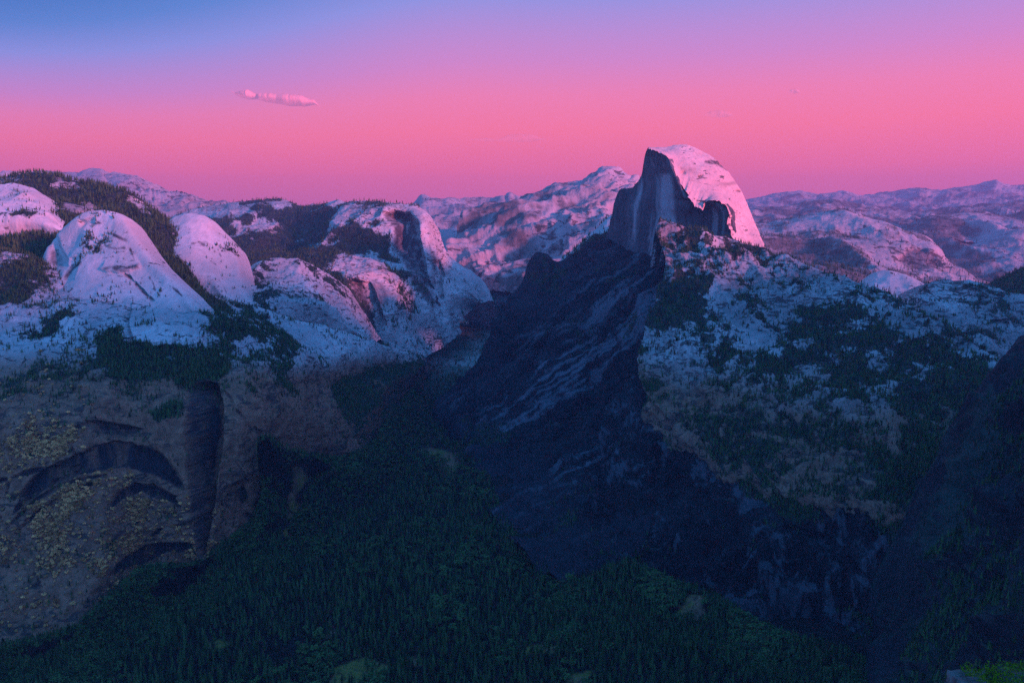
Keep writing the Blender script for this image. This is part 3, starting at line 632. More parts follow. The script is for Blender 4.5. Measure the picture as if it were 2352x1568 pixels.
sheet('cliff', [
    [(-400, 560, 3100), (-50, 560, 3100), (100, 600, 2950), (200, 640, 2850), (350, 640, 2950), (450, 665, 3000), (560, 700, 3100), (600, 712, 3150), (680, 735, 3300), (780, 760, 3550), (850, 790, 3900), (975, 820, 4800)],
    [(-400, 690, 2600), (0, 700, 2600), (150, 722, 2500), (300, 742, 2400), (450, 748, 2450), (560, 752, 2650), (680, 766, 3000), (840, 790, 3700), (972, 826, 4700)],
    [(-400, 820, 2230), (0, 830, 2230), (150, 838, 2230), (300, 850, 2230), (430, 862, 2240), (530, 835, 2380), (690, 830, 2750), (830, 822, 3500), (972, 830, 4650)],
    [(-400, 940, 1930), (0, 955, 1950), (180, 960, 2000), (330, 975, 2090), (425, 900, 2150), (480, 895, 2220), (560, 885, 2260), (650, 885, 2500), (750, 872, 2980), (860, 850, 3700), (973, 834, 4600)],
    [(-400, 1120, 1850), (0, 1140, 1870), (180, 1110, 1930), (330, 1090, 2040), (425, 1060, 2070), (480, 1040, 2120), (560, 1020, 2170), (650, 960, 2400), (750, 930, 2880), (860, 890, 3400), (975, 840, 4560)],
    [(-400, 1640, -945), (0, 1510, -940), (170, 1460, -935), (330, 1325, -905), (450, 1310, -900), (515, 1275, -890), (610, 1195, -870), (660, 1130, -860), (740, 1078, -860), (850, 1042, -870), (900, 980, -875), (960, 905, -880), (985, 850, -860)]], M_lower,
    'great arched cliff and sloping slabs under the two domes', 'cliff', back=((250, -150), (500, -500)), noise=(0.085, 300, 'ridged'), base_veg=0.24, tree_p=0.42, tree_h=15, seed=14, maxn=900, patch=1.0, groove=(9, 70),
    brown=brown_z, sparse=0.018, res=1.1,
    gullies=[(a, 12, 2, (0, 1, 0)) for a in ARCS]+[([(432, 905), (455, 880), (500, 880), (512, 940), (510, 1010), (498, 1090), (488, 1160), (478, 1230), (470, 1285), (455, 1280), (440, 1180), (428, 1060), (426, 960)], 110, 4, (0.25, 1, 0)),
             ([(480, 960), (492, 960), (486, 1100), (478, 1180), (470, 1180), (476, 1060)], -50, 4, (0.1, 1, 0)),
             ([(130, 1062), (190, 1040), (240, 1018), (300, 1015), (350, 1030), (390, 1060), (415, 1100), (428, 1130), (405, 1118), (360, 1088), (290, 1070), (220, 1080), (150, 1095), (70, 1135), (40, 1170), (60, 1110)], 30, 3, (0, 1, 0)),
             ([(270, 1130), (310, 1110), (350, 1112), (395, 1138), (412, 1162), (380, 1142), (340, 1128), (300, 1135), (250, 1165)], 22, 3, (0, 1, 0)),
             ([(280, 1285), (330, 1255), (400, 1245), (440, 1252), (440, 1262), (380, 1268), (330, 1290), (280, 1310), (260, 1308)], 24, 3, (0, 1, 0)),
             ([(190, 965), (240, 968), (330, 985), (300, 1002), (240, 995), (200, 985)], 18, 3, (0, 1, 0)),
             ([(545, 1130), (560, 1110), (568, 1140), (555, 1155)], 20, 3, (0, 1, 0)), ([(560, 1180), (600, 1195), (598, 1260), (590, 1210)], 18, 3, (0, 1, 0)),
             ([(285, 730), (300, 690), (294, 740), (300, 790), (290, 785)], 40, 4, (0, 1, 0))],
    stain_shades=[(a, 1.0, 2) for a in ARCS]+[([(432, 905), (455, 880), (500, 880), (508, 940), (505, 1010), (488, 1120), (478, 1230), (462, 1290), (450, 1250), (440, 1180), (428, 1060)], 1.0, 5),  # crack arcs, then the shade of the column recess painted in
            ([(100, 1080), (190, 1040), (240, 1018), (300, 1013), (350, 1030), (390, 1060), (415, 1100), (428, 1132), (405, 1120), (360, 1092), (290, 1074), (220, 1084), (150, 1100), (70, 1140), (30, 1180), (60, 1110)], 1.0, 2.5),  # arches: black water streaks together with painted overhang shade
            ([(270, 1130), (310, 1110), (350, 1112), (395, 1138), (412, 1162), (380, 1144), (340, 1130), (300, 1137), (250, 1170)], 1.0, 2),
            ([(270, 1290), (330, 1253), (400, 1243), (446, 1250), (440, 1264), (380, 1270), (330, 1293), (280, 1312), (250, 1318)], 1.0, 2),
            ([(190, 962), (240, 965), (335, 985), (300, 1004), (240, 997), (200, 985)], 0.8, 5), ([(540, 1130), (560, 1105), (572, 1140), (555, 1158)], 0.8, 3),
            ([(556, 1178), (602, 1195), (600, 1262), (590, 1210)], 0.7, 3), ([(535, 900), (560, 915), (580, 935), (560, 930)], 0.8, 3)],
    woods=[([(-100, 520), (90, 520), (105, 600), (130, 680), (180, 700), (230, 715), (250, 745), (200, 775), (120, 765), (60, 730), (-100, 720)], 0.60, 22),
           ([(285, 712), (292, 760), (350, 795), (420, 785), (470, 800), (520, 830), (533, 850), (505, 880), (470, 905), (430, 890), (400, 885), (330, 868), (260, 866), (218, 835), (232, 790), (262, 745)], 0.95, 8),
           ([(330, 560), (380, 600), (430, 640), (490, 690), (540, 720), (620, 740), (690, 795), (690, 830), (620, 800), (540, 770), (470, 730), (400, 690)], 0.85, 12),
           ([(560, 690), (640, 690), (620, 745), (570, 740)], 0.7, 10),
           ([(650, 745), (830, 740), (975, 830), (830, 815), (700, 808), (690, 780)], 0.05, 8),
           ([(120, 740), (290, 690), (430, 700), (500, 735), (430, 785), (300, 780), (240, 730)], 0.03, 8),
           ([(705, 900), (720, 895), (718, 960), (705, 965)], 0.8, 5), ([(230, 900), (270, 905), (262, 950), (235, 955)], 0.8, 6),
           ([(850, 840), (980, 830), (1000, 870), (900, 1000), (820, 1010), (800, 960), (760, 890)], 0.95, 10),
           ([(-100, 730), (200, 800), (210, 960), (-100, 960)], 0.30, 20), ([(160, 880), (440, 900), (420, 960), (200, 975)], 0.40, 16),
           ([(530, 850), (750, 850), (760, 1040), (640, 1110), (520, 1240), (500, 1000)], 0.12, 10),
           ([(-100, 1000), (420, 1000), (480, 1200), (330, 1320), (0, 1480), (-100, 1500)], 0.02, 10)])
sheet('rock_knob', [
    [(540, 640, 4100), (575, 612, 4150), (605, 598, 4150), (645, 593, 4150), (690, 597, 4150), (730, 612, 4150), (770, 636, 4150), (795, 662, 4150), (812, 690, 4150), (832, 720, 4200), (850, 748, 4250), (870, 780, 4300)],
    [(550, 670, 3800), (590, 640, 3850), (640, 630, 3900), (700, 640, 3900), (745, 665, 3900), (780, 695, 3900), (810, 725, 3950), (838, 755, 4050), (862, 790, 4200)],
    [(560, 720, 3400), (620, 690, 3500), (690, 690, 3550), (740, 715, 3600), (790, 745, 3700), (830, 775, 3850), (855, 800, 4100)],
    [(570, 800, 3300), (660, 800, 3400), (740, 815, 3600), (860, 825, 4000)]], M_lower,
    'ledgy speckled granite knob right of the domes', 'rock knob', back=((140, -40), (350, -350)), noise=(0.12, 200, 'ridged'), base_veg=0.36, tree_p=0.3, tree_h=15, seed=15, patch=0.6, sparse=0.03,
    woods=[([(560, 610), (610, 640), (660, 690), (650, 740), (560, 700)], 0.75, 10), ([(650, 700), (780, 720), (840, 760), (840, 810), (640, 770)], 0.06, 8)])
sheet('wooded_slope', [
    [(-400, 1640, -900), (0, 1492, -895), (172, 1446, -890), (330, 1308, -850), (450, 1296, -845), (512, 1256, 2085), (580, 1196, 2270), (606, 1130, 2250), (592, 1060, 2180), (590, 1018, 2150), (612, 1004, 2170), (660, 1030, 2390), (700, 1046, 2600), (780, 1052, 2870), (850, 1026, 3010), (875, 990, 3250), (905, 940, 3700), (960, 880, 4250)],
    [(-400, 1720, -955), (0, 1560, -955), (190, 1500, -950), (360, 1385, -935), (480, 1350, -925), (560, 1300, -910), (640, 1230, -890), (690, 1160, -870), (720, 1100, -850), (760, 1085, -840), (820, 1075, -840), (880, 1040, -850), (930, 970, -860), (970, 895, -860)],
    [(-400, 1860, -1000), (0, 1680, -1000), (220, 1590, -1000), (420, 1500, -1000), (600, 1390, -1000), (740, 1290, -1000), (840, 1210, -1000), (930, 1120, -1000), (975, 1030, -1000), (1000, 930, -1000)]], M_ground,
    'tree covered apron below the arched cliff', 'slope', back=((60, -60),), noise=(0.09, 120, 'fbm'), base_veg=1.0, tree_p=0.34, tree='mix', tree_h=17, brown=1.0, seed=16, groove=(0, 1), maxn=900,
    woods=[([(672, 1070), (700, 1065), (712, 1100), (690, 1150), (672, 1190), (660, 1230), (645, 1225), (655, 1150)], 0.22, 10)])

# ------------------------------------------------------------------ the great dome and its walls
def jag(row, amp, n=5, seed=3):
    r = random.Random(seed); out = []
    for a, b in zip(row[:-1], row[1:]):
        for k in range(n):
            t = k/n; o = 0 if k == 0 and a is row[0] else amp
            out.append((a[0]+(b[0]-a[0])*t+r.uniform(-o, o), a[1]+(b[1]-a[1])*t+r.uniform(-o, o)*1.2, a[2]+(b[2]-a[2])*t))
    return out+[row[-1]]
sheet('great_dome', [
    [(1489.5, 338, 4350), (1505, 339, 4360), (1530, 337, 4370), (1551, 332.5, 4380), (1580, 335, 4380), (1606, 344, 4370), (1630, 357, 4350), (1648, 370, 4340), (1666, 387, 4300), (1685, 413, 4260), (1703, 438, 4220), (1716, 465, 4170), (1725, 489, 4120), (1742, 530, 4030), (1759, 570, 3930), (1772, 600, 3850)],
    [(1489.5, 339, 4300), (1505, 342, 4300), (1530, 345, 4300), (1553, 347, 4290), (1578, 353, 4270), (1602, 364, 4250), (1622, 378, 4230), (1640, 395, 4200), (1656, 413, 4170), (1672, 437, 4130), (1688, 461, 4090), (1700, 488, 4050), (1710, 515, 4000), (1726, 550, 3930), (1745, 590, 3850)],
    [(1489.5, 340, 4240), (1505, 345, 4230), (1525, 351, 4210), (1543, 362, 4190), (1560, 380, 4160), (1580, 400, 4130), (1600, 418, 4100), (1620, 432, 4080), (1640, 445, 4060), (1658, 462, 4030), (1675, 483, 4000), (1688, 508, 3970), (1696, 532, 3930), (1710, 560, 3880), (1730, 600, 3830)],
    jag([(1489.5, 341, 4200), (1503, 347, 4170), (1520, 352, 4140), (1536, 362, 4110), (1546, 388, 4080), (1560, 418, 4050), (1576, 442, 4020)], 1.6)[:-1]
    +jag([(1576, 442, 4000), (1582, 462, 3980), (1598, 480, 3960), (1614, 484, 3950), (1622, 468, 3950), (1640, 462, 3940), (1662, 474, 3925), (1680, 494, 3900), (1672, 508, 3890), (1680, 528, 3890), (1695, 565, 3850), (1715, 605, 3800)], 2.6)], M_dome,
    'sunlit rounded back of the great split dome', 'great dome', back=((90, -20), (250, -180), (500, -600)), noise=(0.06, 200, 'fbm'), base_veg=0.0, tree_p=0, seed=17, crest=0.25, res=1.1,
    gullies=[([(1648, 372), (1662, 378), (1668, 388), (1650, 378)], 22, 2, (0, 1, 0)), ([(1690, 436), (1701, 438), (1700, 441), (1688, 439)], 22, 2, (0, 1, 0)),
             ([(1560, 395), (1572, 392), (1580, 402), (1565, 402)], 15, 2, (0, 1, 0)), ([(1590, 402), (1612, 405), (1604, 408)], 14, 1.5, (0, 1, 0))],
    stain_shades=[([(1620, 372), (1648, 370), (1662, 376), (1669, 388), (1650, 380)], 1, 1.5), ([(1690, 436), (1701, 438), (1700, 442), (1687, 440)], 1, 1.5), ([(1556, 380), (1600, 384), (1596, 402), (1560, 396)], 0.35, 6),
            ([(1588, 402), (1614, 403), (1604, 408)], 0.9, 1.5), ([(1655, 420), (1690, 417), (1696, 422), (1665, 428)], 0.4, 3)])
def FACE_STREAKS(G, X, Y):
    f = fbm(G*np.array([1, 1, 0.06]), 55, 4, 0.65, 23.0)
    m1 = pmask([(1520, 400), (1542, 400), (1548, 460), (1552, 512), (1515, 515), (1516, 450)], X, Y, 6)
    m2 = pmask([(1468, 420), (1490, 420), (1480, 520), (1455, 560), (1452, 500)], X, Y, 8)
    return np.clip(smooth(0.05, 0.45, f)*0.5+m1*0.85+m2*0.35*smooth(-0.2, 0.3, f), 0, 0.9)
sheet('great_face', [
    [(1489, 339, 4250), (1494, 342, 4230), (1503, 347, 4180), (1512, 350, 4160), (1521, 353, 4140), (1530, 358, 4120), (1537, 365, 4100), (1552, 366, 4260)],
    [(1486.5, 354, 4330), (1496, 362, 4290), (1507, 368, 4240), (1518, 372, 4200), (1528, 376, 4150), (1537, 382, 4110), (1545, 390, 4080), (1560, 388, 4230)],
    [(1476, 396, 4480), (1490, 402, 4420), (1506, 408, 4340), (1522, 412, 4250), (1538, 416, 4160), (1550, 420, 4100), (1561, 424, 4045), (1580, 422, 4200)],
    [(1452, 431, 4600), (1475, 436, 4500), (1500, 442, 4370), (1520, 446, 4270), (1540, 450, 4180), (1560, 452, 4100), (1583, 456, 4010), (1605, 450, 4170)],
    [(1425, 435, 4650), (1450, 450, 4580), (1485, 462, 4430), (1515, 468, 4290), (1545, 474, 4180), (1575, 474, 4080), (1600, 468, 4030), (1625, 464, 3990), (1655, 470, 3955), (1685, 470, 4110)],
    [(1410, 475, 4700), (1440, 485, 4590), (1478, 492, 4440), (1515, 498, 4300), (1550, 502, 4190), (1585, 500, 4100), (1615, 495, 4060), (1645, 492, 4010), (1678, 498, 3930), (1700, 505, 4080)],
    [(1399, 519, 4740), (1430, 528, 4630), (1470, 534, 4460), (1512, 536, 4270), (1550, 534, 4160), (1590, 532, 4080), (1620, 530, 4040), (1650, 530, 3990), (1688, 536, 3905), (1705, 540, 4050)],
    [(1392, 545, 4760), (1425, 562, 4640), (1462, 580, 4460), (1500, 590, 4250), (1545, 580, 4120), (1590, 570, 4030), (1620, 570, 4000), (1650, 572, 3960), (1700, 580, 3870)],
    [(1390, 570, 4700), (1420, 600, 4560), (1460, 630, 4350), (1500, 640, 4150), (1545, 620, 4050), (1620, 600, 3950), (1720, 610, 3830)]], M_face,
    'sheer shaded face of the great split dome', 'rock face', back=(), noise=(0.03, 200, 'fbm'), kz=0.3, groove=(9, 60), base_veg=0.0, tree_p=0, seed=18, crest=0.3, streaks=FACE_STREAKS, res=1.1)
sheet('spur', [
    [(1180, 690, 5200), (1230, 640, 5200), (1270, 610, 5200), (1300, 588, 5200), (1340, 552, 5200), (1370, 525, 5200), (1395, 500, 5200), (1430, 485, 5200), (1500, 480, 5200)],
    [(1180, 720, 4950), (1270, 640, 4950), (1310, 600, 4950), (1350, 565, 4950), (1395, 530, 4950), (1500, 520, 4950)],
    [(1180, 780, 4700), (1300, 690, 4700), (1400, 640, 4700), (1500, 620, 4700)]], M_slab,
    'small sunlit slab spur showing left of the shaded face', 'rock spur', back=((150, -60), (400, -500)), noise=(0.07, 200, 'ridged'), base_veg=0.25, tree_p=0.35, tree_h=26, seed=19, sparse=0.02,
    woods=[([(1280, 600), (1340, 548), (1400, 530), (1400, 560), (1300, 630)], 0.8, 6)])
def WALL_STREAKS(G, X, Y):
    a = G[..., 0]*0.57-G[..., 1]*0.82; z = G[..., 2]
    u = a*0.62+z*0.78; v = -a*0.88+z*0.48
    w_ = 60*fbm(G, 400, 3, 0.6, 2.2)
    f = fbm(np.stack([u/210, (v+w_)/30, u*0], -1), 1.0, 5, 0.74, 3.0)
    g = fbm(np.stack([u/900, (v+w_)/300, u*0], -1), 1.0, 3, 0.6, 13.0)
    h = fbm(G, 60, 4, 0.7, 4.4)
    return np.clip(smooth(0.14, 0.34, f+0.4*g+0.4*h)*(0.25+0.7*smooth(-0.1, 0.4, g)), 0, 0.8)
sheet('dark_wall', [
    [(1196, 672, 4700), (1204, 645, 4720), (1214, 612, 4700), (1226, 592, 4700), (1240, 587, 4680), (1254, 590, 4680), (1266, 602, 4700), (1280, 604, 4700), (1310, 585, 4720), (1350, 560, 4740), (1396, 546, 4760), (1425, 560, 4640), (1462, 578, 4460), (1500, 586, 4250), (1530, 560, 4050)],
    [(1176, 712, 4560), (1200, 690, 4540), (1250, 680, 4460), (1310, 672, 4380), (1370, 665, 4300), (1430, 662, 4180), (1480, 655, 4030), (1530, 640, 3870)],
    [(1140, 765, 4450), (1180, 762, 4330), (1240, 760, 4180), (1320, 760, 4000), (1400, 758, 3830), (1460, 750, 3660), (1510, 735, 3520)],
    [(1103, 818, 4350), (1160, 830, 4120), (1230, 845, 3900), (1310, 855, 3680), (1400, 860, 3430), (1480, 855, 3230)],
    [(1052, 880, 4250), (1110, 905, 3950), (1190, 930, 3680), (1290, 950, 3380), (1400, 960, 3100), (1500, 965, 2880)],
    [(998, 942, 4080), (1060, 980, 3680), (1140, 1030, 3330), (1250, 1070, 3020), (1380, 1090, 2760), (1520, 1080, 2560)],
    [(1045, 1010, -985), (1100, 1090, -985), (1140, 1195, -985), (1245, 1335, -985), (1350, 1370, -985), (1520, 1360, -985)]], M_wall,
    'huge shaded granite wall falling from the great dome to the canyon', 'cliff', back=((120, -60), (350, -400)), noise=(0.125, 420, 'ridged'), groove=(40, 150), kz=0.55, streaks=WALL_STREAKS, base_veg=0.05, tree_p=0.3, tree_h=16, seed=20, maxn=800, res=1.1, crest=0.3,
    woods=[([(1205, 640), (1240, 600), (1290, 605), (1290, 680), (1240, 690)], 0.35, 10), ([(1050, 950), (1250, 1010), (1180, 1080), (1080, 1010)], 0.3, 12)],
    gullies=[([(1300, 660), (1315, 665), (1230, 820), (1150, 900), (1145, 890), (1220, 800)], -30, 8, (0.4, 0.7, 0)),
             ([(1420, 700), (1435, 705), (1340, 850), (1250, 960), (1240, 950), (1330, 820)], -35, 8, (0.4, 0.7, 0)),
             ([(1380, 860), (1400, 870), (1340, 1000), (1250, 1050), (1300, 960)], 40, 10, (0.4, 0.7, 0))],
    stain_shades=[([(1180, 720), (1190, 640), (1240, 560), (1300, 590), (1300, 720)], 1.0, 12), ([(1040, 960), (1150, 1000), (1300, 1100), (1540, 1100), (1560, 1400), (1240, 1380), (1100, 1120)], 0.9, 30)])  # shade painted over the knob and along the wall foot
BROWN2 = lambda G, X, Y: smooth(-340, -560, G[..., 2]+0.1*(G[..., 1]-2400)+160*fbm(G, 500, 4, 0.55, 2.0))*0.9
sheet('rocky_ridge', [
    [(1516, 504, 3850), (1530, 508, 3840), (1550, 512, 3820), (1580, 520, 3810), (1620, 532, 3800), (1660, 540, 3800), (1700, 556, 3790), (1740, 572, 3780), (1760, 577, 3750), (1800, 592, 3620), (1840, 605, 3500), (1880, 622, 3400), (1920, 638, 3310), (1960, 652, 3220), (2020, 675, 3100), (2080, 703, 2980), (2130, 728, 2880), (2180, 757, 2770), (2230, 785, 2670), (2280, 812, 2580), (2352, 855, 2450), (2600, 980, 2150)],
    [(1506, 535, 3780), (1530, 548, 3740), (1600, 562, 3680), (1680, 575, 3640), (1750, 592, 3580), (1830, 620, 3400), (1920, 655, 3200), (2020, 695, 3000), (2130, 750, 2770), (2260, 820, 2560), (2400, 900, 2330), (2600, 1000, 2080)],
    [(1528, 590, 3620), (1570, 598, 3570), (1640, 608, 3500), (1720, 625, 3400), (1800, 650, 3270), (1900, 690, 3070), (2010, 740, 2860), (2120, 800, 2650), (2250, 870, 2430), (2400, 950, 2230), (2600, 1040, 2020)],
    [(1505, 690, 3330), (1560, 695, 3270), (1640, 705, 3180), (1730, 725, 3060), (1820, 760, 2900), (1920, 810, 2720), (2030, 860, 2540), (2140, 920, 2380), (2260, 980, 2220), (2400, 1040, 2080), (2600, 1110, 1920)],
    [(1470, 775, 3080), (1540, 785, 2990), (1640, 800, 2870), (1740, 825, 2740), (1840, 860, 2600), (1950, 910, 2440), (2060, 965, 2290), (2160, 1015, 2170), (2270, 1060, 2060), (2400, 1110, 1960), (2600, 1170, 1830)],
    [(1468, 860, 2900), (1540, 885, 2780), (1640, 905, 2640), (1740, 930, 2510), (1840, 960, 2400), (1950, 1010, 2260), (2060, 1060, 2150), (2160, 1110, 2060), (2270, 1160, 1960), (2400, 1210, 1870)],
    [(1490, 930, 2780), (1545, 1000, 2600), (1620, 1050, 2430), (1710, 1095, 2290), (1800, 1135, 2160), (1900, 1155, 2080), (2000, 1170, 2010), (2080, 1195, 1960), (2160, 1240, 1890), (2260, 1290, 1820), (2400, 1340, 1750)],
    [(1475, 1010, 2780), (1540, 1070, 2600), (1620, 1110, 2440), (1710, 1150, 2300), (1800, 1190, 2180), (1900, 1210, 2110), (2000, 1230, 2040), (2080, 1255, 1990), (2160, 1300, 1920), (2260, 1350, 1850), (2400, 1410, 1780)]], M_rock,
    'broad rocky ridge with bushes and lit ledges right of the dark wall', 'ridge', back=((120, -50), (350, -450)), noise=(0.135, 260, 'ridged'), base_veg=0.50, tree_p=0.34, tree_h=17, seed=21, maxn=900, res=1.1, patch=0.55, groove=(18, 70), slant=(26, 75, -1),
    brown=BROWN2, sparse=0.03, crest=0.35,
    woods=[([(1570, 522), (1620, 530), (1690, 548), (1740, 568), (1720, 574), (1640, 566), (1590, 560)], 0.9, 5), ([(1500, 645), (1560, 625), (1620, 650), (1645, 690), (1620, 740), (1540, 750), (1490, 740)], 0.88, 12),
           ([(1640, 640), (1690, 645), (1680, 740), (1640, 745)], 0.05, 7), ([(1700, 735), (1785, 740), (1780, 800), (1640, 770)], 0.03, 7), ([(1780, 680), (1820, 660), (1810, 730), (1770, 760)], 0.12, 8),
           ([(1790, 720), (1880, 680), (2000, 700), (2120, 760), (2300, 860), (2352, 900), (2330, 960), (2200, 960), (2050, 920), (1900, 880), (1790, 850)], 0.78, 18),
           ([(1860, 620), (2010, 670), (2150, 760), (2100, 775), (1990, 700), (1870, 650)], 0.12, 8),
           ([(1640, 860), (1760, 880), (1850, 830), (1900, 900), (1850, 970), (1700, 960), (1640, 930)], 0.30, 16),
           ([(1850, 1000), (1990, 930), (2120, 960), (2200, 1060), (2170, 1150), (2050, 1150), (1850, 1130), (1740, 1090), (1780, 1040)], 0.62, 16),
           ([(1470, 770), (1640, 770), (1640, 860), (1560, 900), (1480, 860)], 0.12, 12), ([(2000, 900), (2080, 960), (2060, 1060), (1990, 1000)], 0.15, 12)])
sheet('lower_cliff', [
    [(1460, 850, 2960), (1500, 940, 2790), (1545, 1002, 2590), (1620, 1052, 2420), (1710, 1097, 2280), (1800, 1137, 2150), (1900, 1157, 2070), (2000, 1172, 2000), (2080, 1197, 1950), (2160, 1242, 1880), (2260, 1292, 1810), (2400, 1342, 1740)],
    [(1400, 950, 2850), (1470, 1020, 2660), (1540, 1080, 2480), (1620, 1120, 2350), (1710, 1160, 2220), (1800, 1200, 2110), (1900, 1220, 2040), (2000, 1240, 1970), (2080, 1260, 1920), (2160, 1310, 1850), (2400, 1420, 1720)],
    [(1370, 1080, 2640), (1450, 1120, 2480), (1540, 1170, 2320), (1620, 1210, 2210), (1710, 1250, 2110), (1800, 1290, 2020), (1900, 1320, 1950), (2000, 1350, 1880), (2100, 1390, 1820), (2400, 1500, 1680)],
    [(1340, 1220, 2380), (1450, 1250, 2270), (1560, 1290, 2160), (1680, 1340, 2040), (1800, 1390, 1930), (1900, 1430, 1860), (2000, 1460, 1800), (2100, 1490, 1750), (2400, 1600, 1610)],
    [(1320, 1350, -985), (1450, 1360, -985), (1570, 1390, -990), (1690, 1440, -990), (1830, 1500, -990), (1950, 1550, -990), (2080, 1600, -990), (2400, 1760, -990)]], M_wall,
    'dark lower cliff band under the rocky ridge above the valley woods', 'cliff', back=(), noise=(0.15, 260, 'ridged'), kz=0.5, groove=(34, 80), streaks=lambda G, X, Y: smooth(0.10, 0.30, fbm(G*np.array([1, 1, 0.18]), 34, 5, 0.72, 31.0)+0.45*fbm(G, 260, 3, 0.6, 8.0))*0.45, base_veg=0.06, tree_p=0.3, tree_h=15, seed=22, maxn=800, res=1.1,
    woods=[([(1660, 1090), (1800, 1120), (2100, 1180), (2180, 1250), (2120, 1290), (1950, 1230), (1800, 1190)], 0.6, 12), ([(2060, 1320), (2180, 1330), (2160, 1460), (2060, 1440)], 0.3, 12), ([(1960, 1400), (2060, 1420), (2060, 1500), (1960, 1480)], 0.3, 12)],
    stain_shades=[([(1560, 1260), (1660, 1180), (1700, 1240), (1640, 1330), (1570, 1330)], 0.3, 15), ([(1330, 1200), (1500, 1300), (1480, 1360), (1300, 1340)], 0.6, 20), ([(1870, 1380), (1780, 1440), (1700, 1400), (1820, 1330)], 0.45, 20)],
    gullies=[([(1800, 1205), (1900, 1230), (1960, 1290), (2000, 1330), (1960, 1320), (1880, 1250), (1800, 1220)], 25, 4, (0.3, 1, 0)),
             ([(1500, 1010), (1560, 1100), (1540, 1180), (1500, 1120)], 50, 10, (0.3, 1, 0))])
sheet('wooded_mound', [
    [(1240, 1400, -975), (1320, 1345, -950), (1380, 1320, -925), (1440, 1296, -900), (1500, 1318, -905), (1560, 1342, -910), (1620, 1365, -915), (1700, 1410, -925), (1800, 1462, -935), (1900, 1490, -940), (2000, 1530, -950), (2120, 1590, -960), (2300, 1690, -970)],
    [(1250, 1450, -985), (1350, 1420, -960), (1450, 1400, -945), (1550, 1420, -950), (1650, 1460, -955), (1800, 1530, -965), (1950, 1580, -970), (2300, 1760, -985)],
    [(1260, 1540, -1000), (1450, 1540, -1000), (1650, 1570, -1000), (1900, 1650, -1000), (2300, 1850, -1000)]], M_ground,
    'wooded talus mound at the foot of the dark lower cliff', 'slope', back=((50, -50),), noise=(0.10, 90, 'fbm'), base_veg=1.0, tree_p=0.26, tree='mix', tree_h=22, brown=1.0, seed=23,
    woods=[([(1570, 1370), (1605, 1372), (1622, 1400), (1600, 1440), (1580, 1420), (1555, 1410)], 0.10, 8)])
sheet('rock_knob', [
    [(2040, 720, 3700), (2060, 700, 3720), (2085, 676, 3720), (2105, 658, 3720), (2130, 646, 3700), (2160, 640, 3680), (2200, 643, 3650), (2240, 647, 3620), (2280, 653, 3580), (2320, 668, 3530), (2352, 680, 3500), (2450, 720, 3400), (2600, 800, 3300)],
    [(2050, 740, 3500), (2090, 705, 3500), (2140, 690, 3480), (2200, 690, 3450), (2260, 700, 3400), (2330, 725, 3320), (2450, 780, 3200), (2600, 850, 3100)],
    [(2080, 780, 3200), (2150, 760, 3200), (2230, 765, 3150), (2300, 790, 3080), (2400, 840, 3000), (2600, 920, 2900)],
    [(2100, 850, 2900), (2200, 850, 2900), (2300, 880, 2850), (2600, 1000, 2700)]], M_rock,
    'ledgy bluish granite knob at the right edge behind the rocky ridge', 'rock knob', back=((140, -50), (350, -450)), noise=(0.13, 220, 'ridged'), base_veg=0.40, tree_p=0.3, tree_h=16, seed=24, patch=0.8, sparse=0.03,
    gullies=[([(2280, 740), (2330, 730), (2400, 780), (2400, 830), (2300, 800)], 60, 8, (0.3, 1, 0))])
sheet('hill', [
    [(2255, 665, 4600), (2300, 640, 4600), (2325, 630, 4600), (2352, 615, 4600), (2450, 575, 4600), (2650, 520, 4600)],
    [(2270, 690, 4300), (2352, 670, 4300), (2650, 620, 4300)],
    [(2280, 740, 4000), (2352, 740, 4000), (2650, 740, 4000)]], M_rock,
    'small dark wooded hill cut off by the right edge', 'hill', noise=(0.09, 200, 'fbm'), base_veg=1.0, tree_p=0.5, tree_h=24, seed=25)
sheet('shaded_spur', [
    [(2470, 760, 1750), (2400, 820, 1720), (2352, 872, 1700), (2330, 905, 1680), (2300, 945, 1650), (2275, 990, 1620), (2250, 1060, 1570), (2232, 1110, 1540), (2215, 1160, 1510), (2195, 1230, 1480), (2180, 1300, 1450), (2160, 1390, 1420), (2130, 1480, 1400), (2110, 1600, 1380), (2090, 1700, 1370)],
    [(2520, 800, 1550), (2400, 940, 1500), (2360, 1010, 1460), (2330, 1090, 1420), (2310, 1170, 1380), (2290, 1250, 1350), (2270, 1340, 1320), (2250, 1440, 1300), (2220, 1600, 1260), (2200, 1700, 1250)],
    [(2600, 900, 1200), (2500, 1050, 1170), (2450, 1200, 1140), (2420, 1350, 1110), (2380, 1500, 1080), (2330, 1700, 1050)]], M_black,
    'near black shaded spur dropping down the right edge', 'cliff', back=((90, -20), (300, -300)), noise=(0.24, 190, 'ridged'), crest=0.9, kz=0.5, groove=(22, 80), base_veg=0.60, tree_p=0.25, tree_h=15, seed=26, maxn=760, res=1.3)

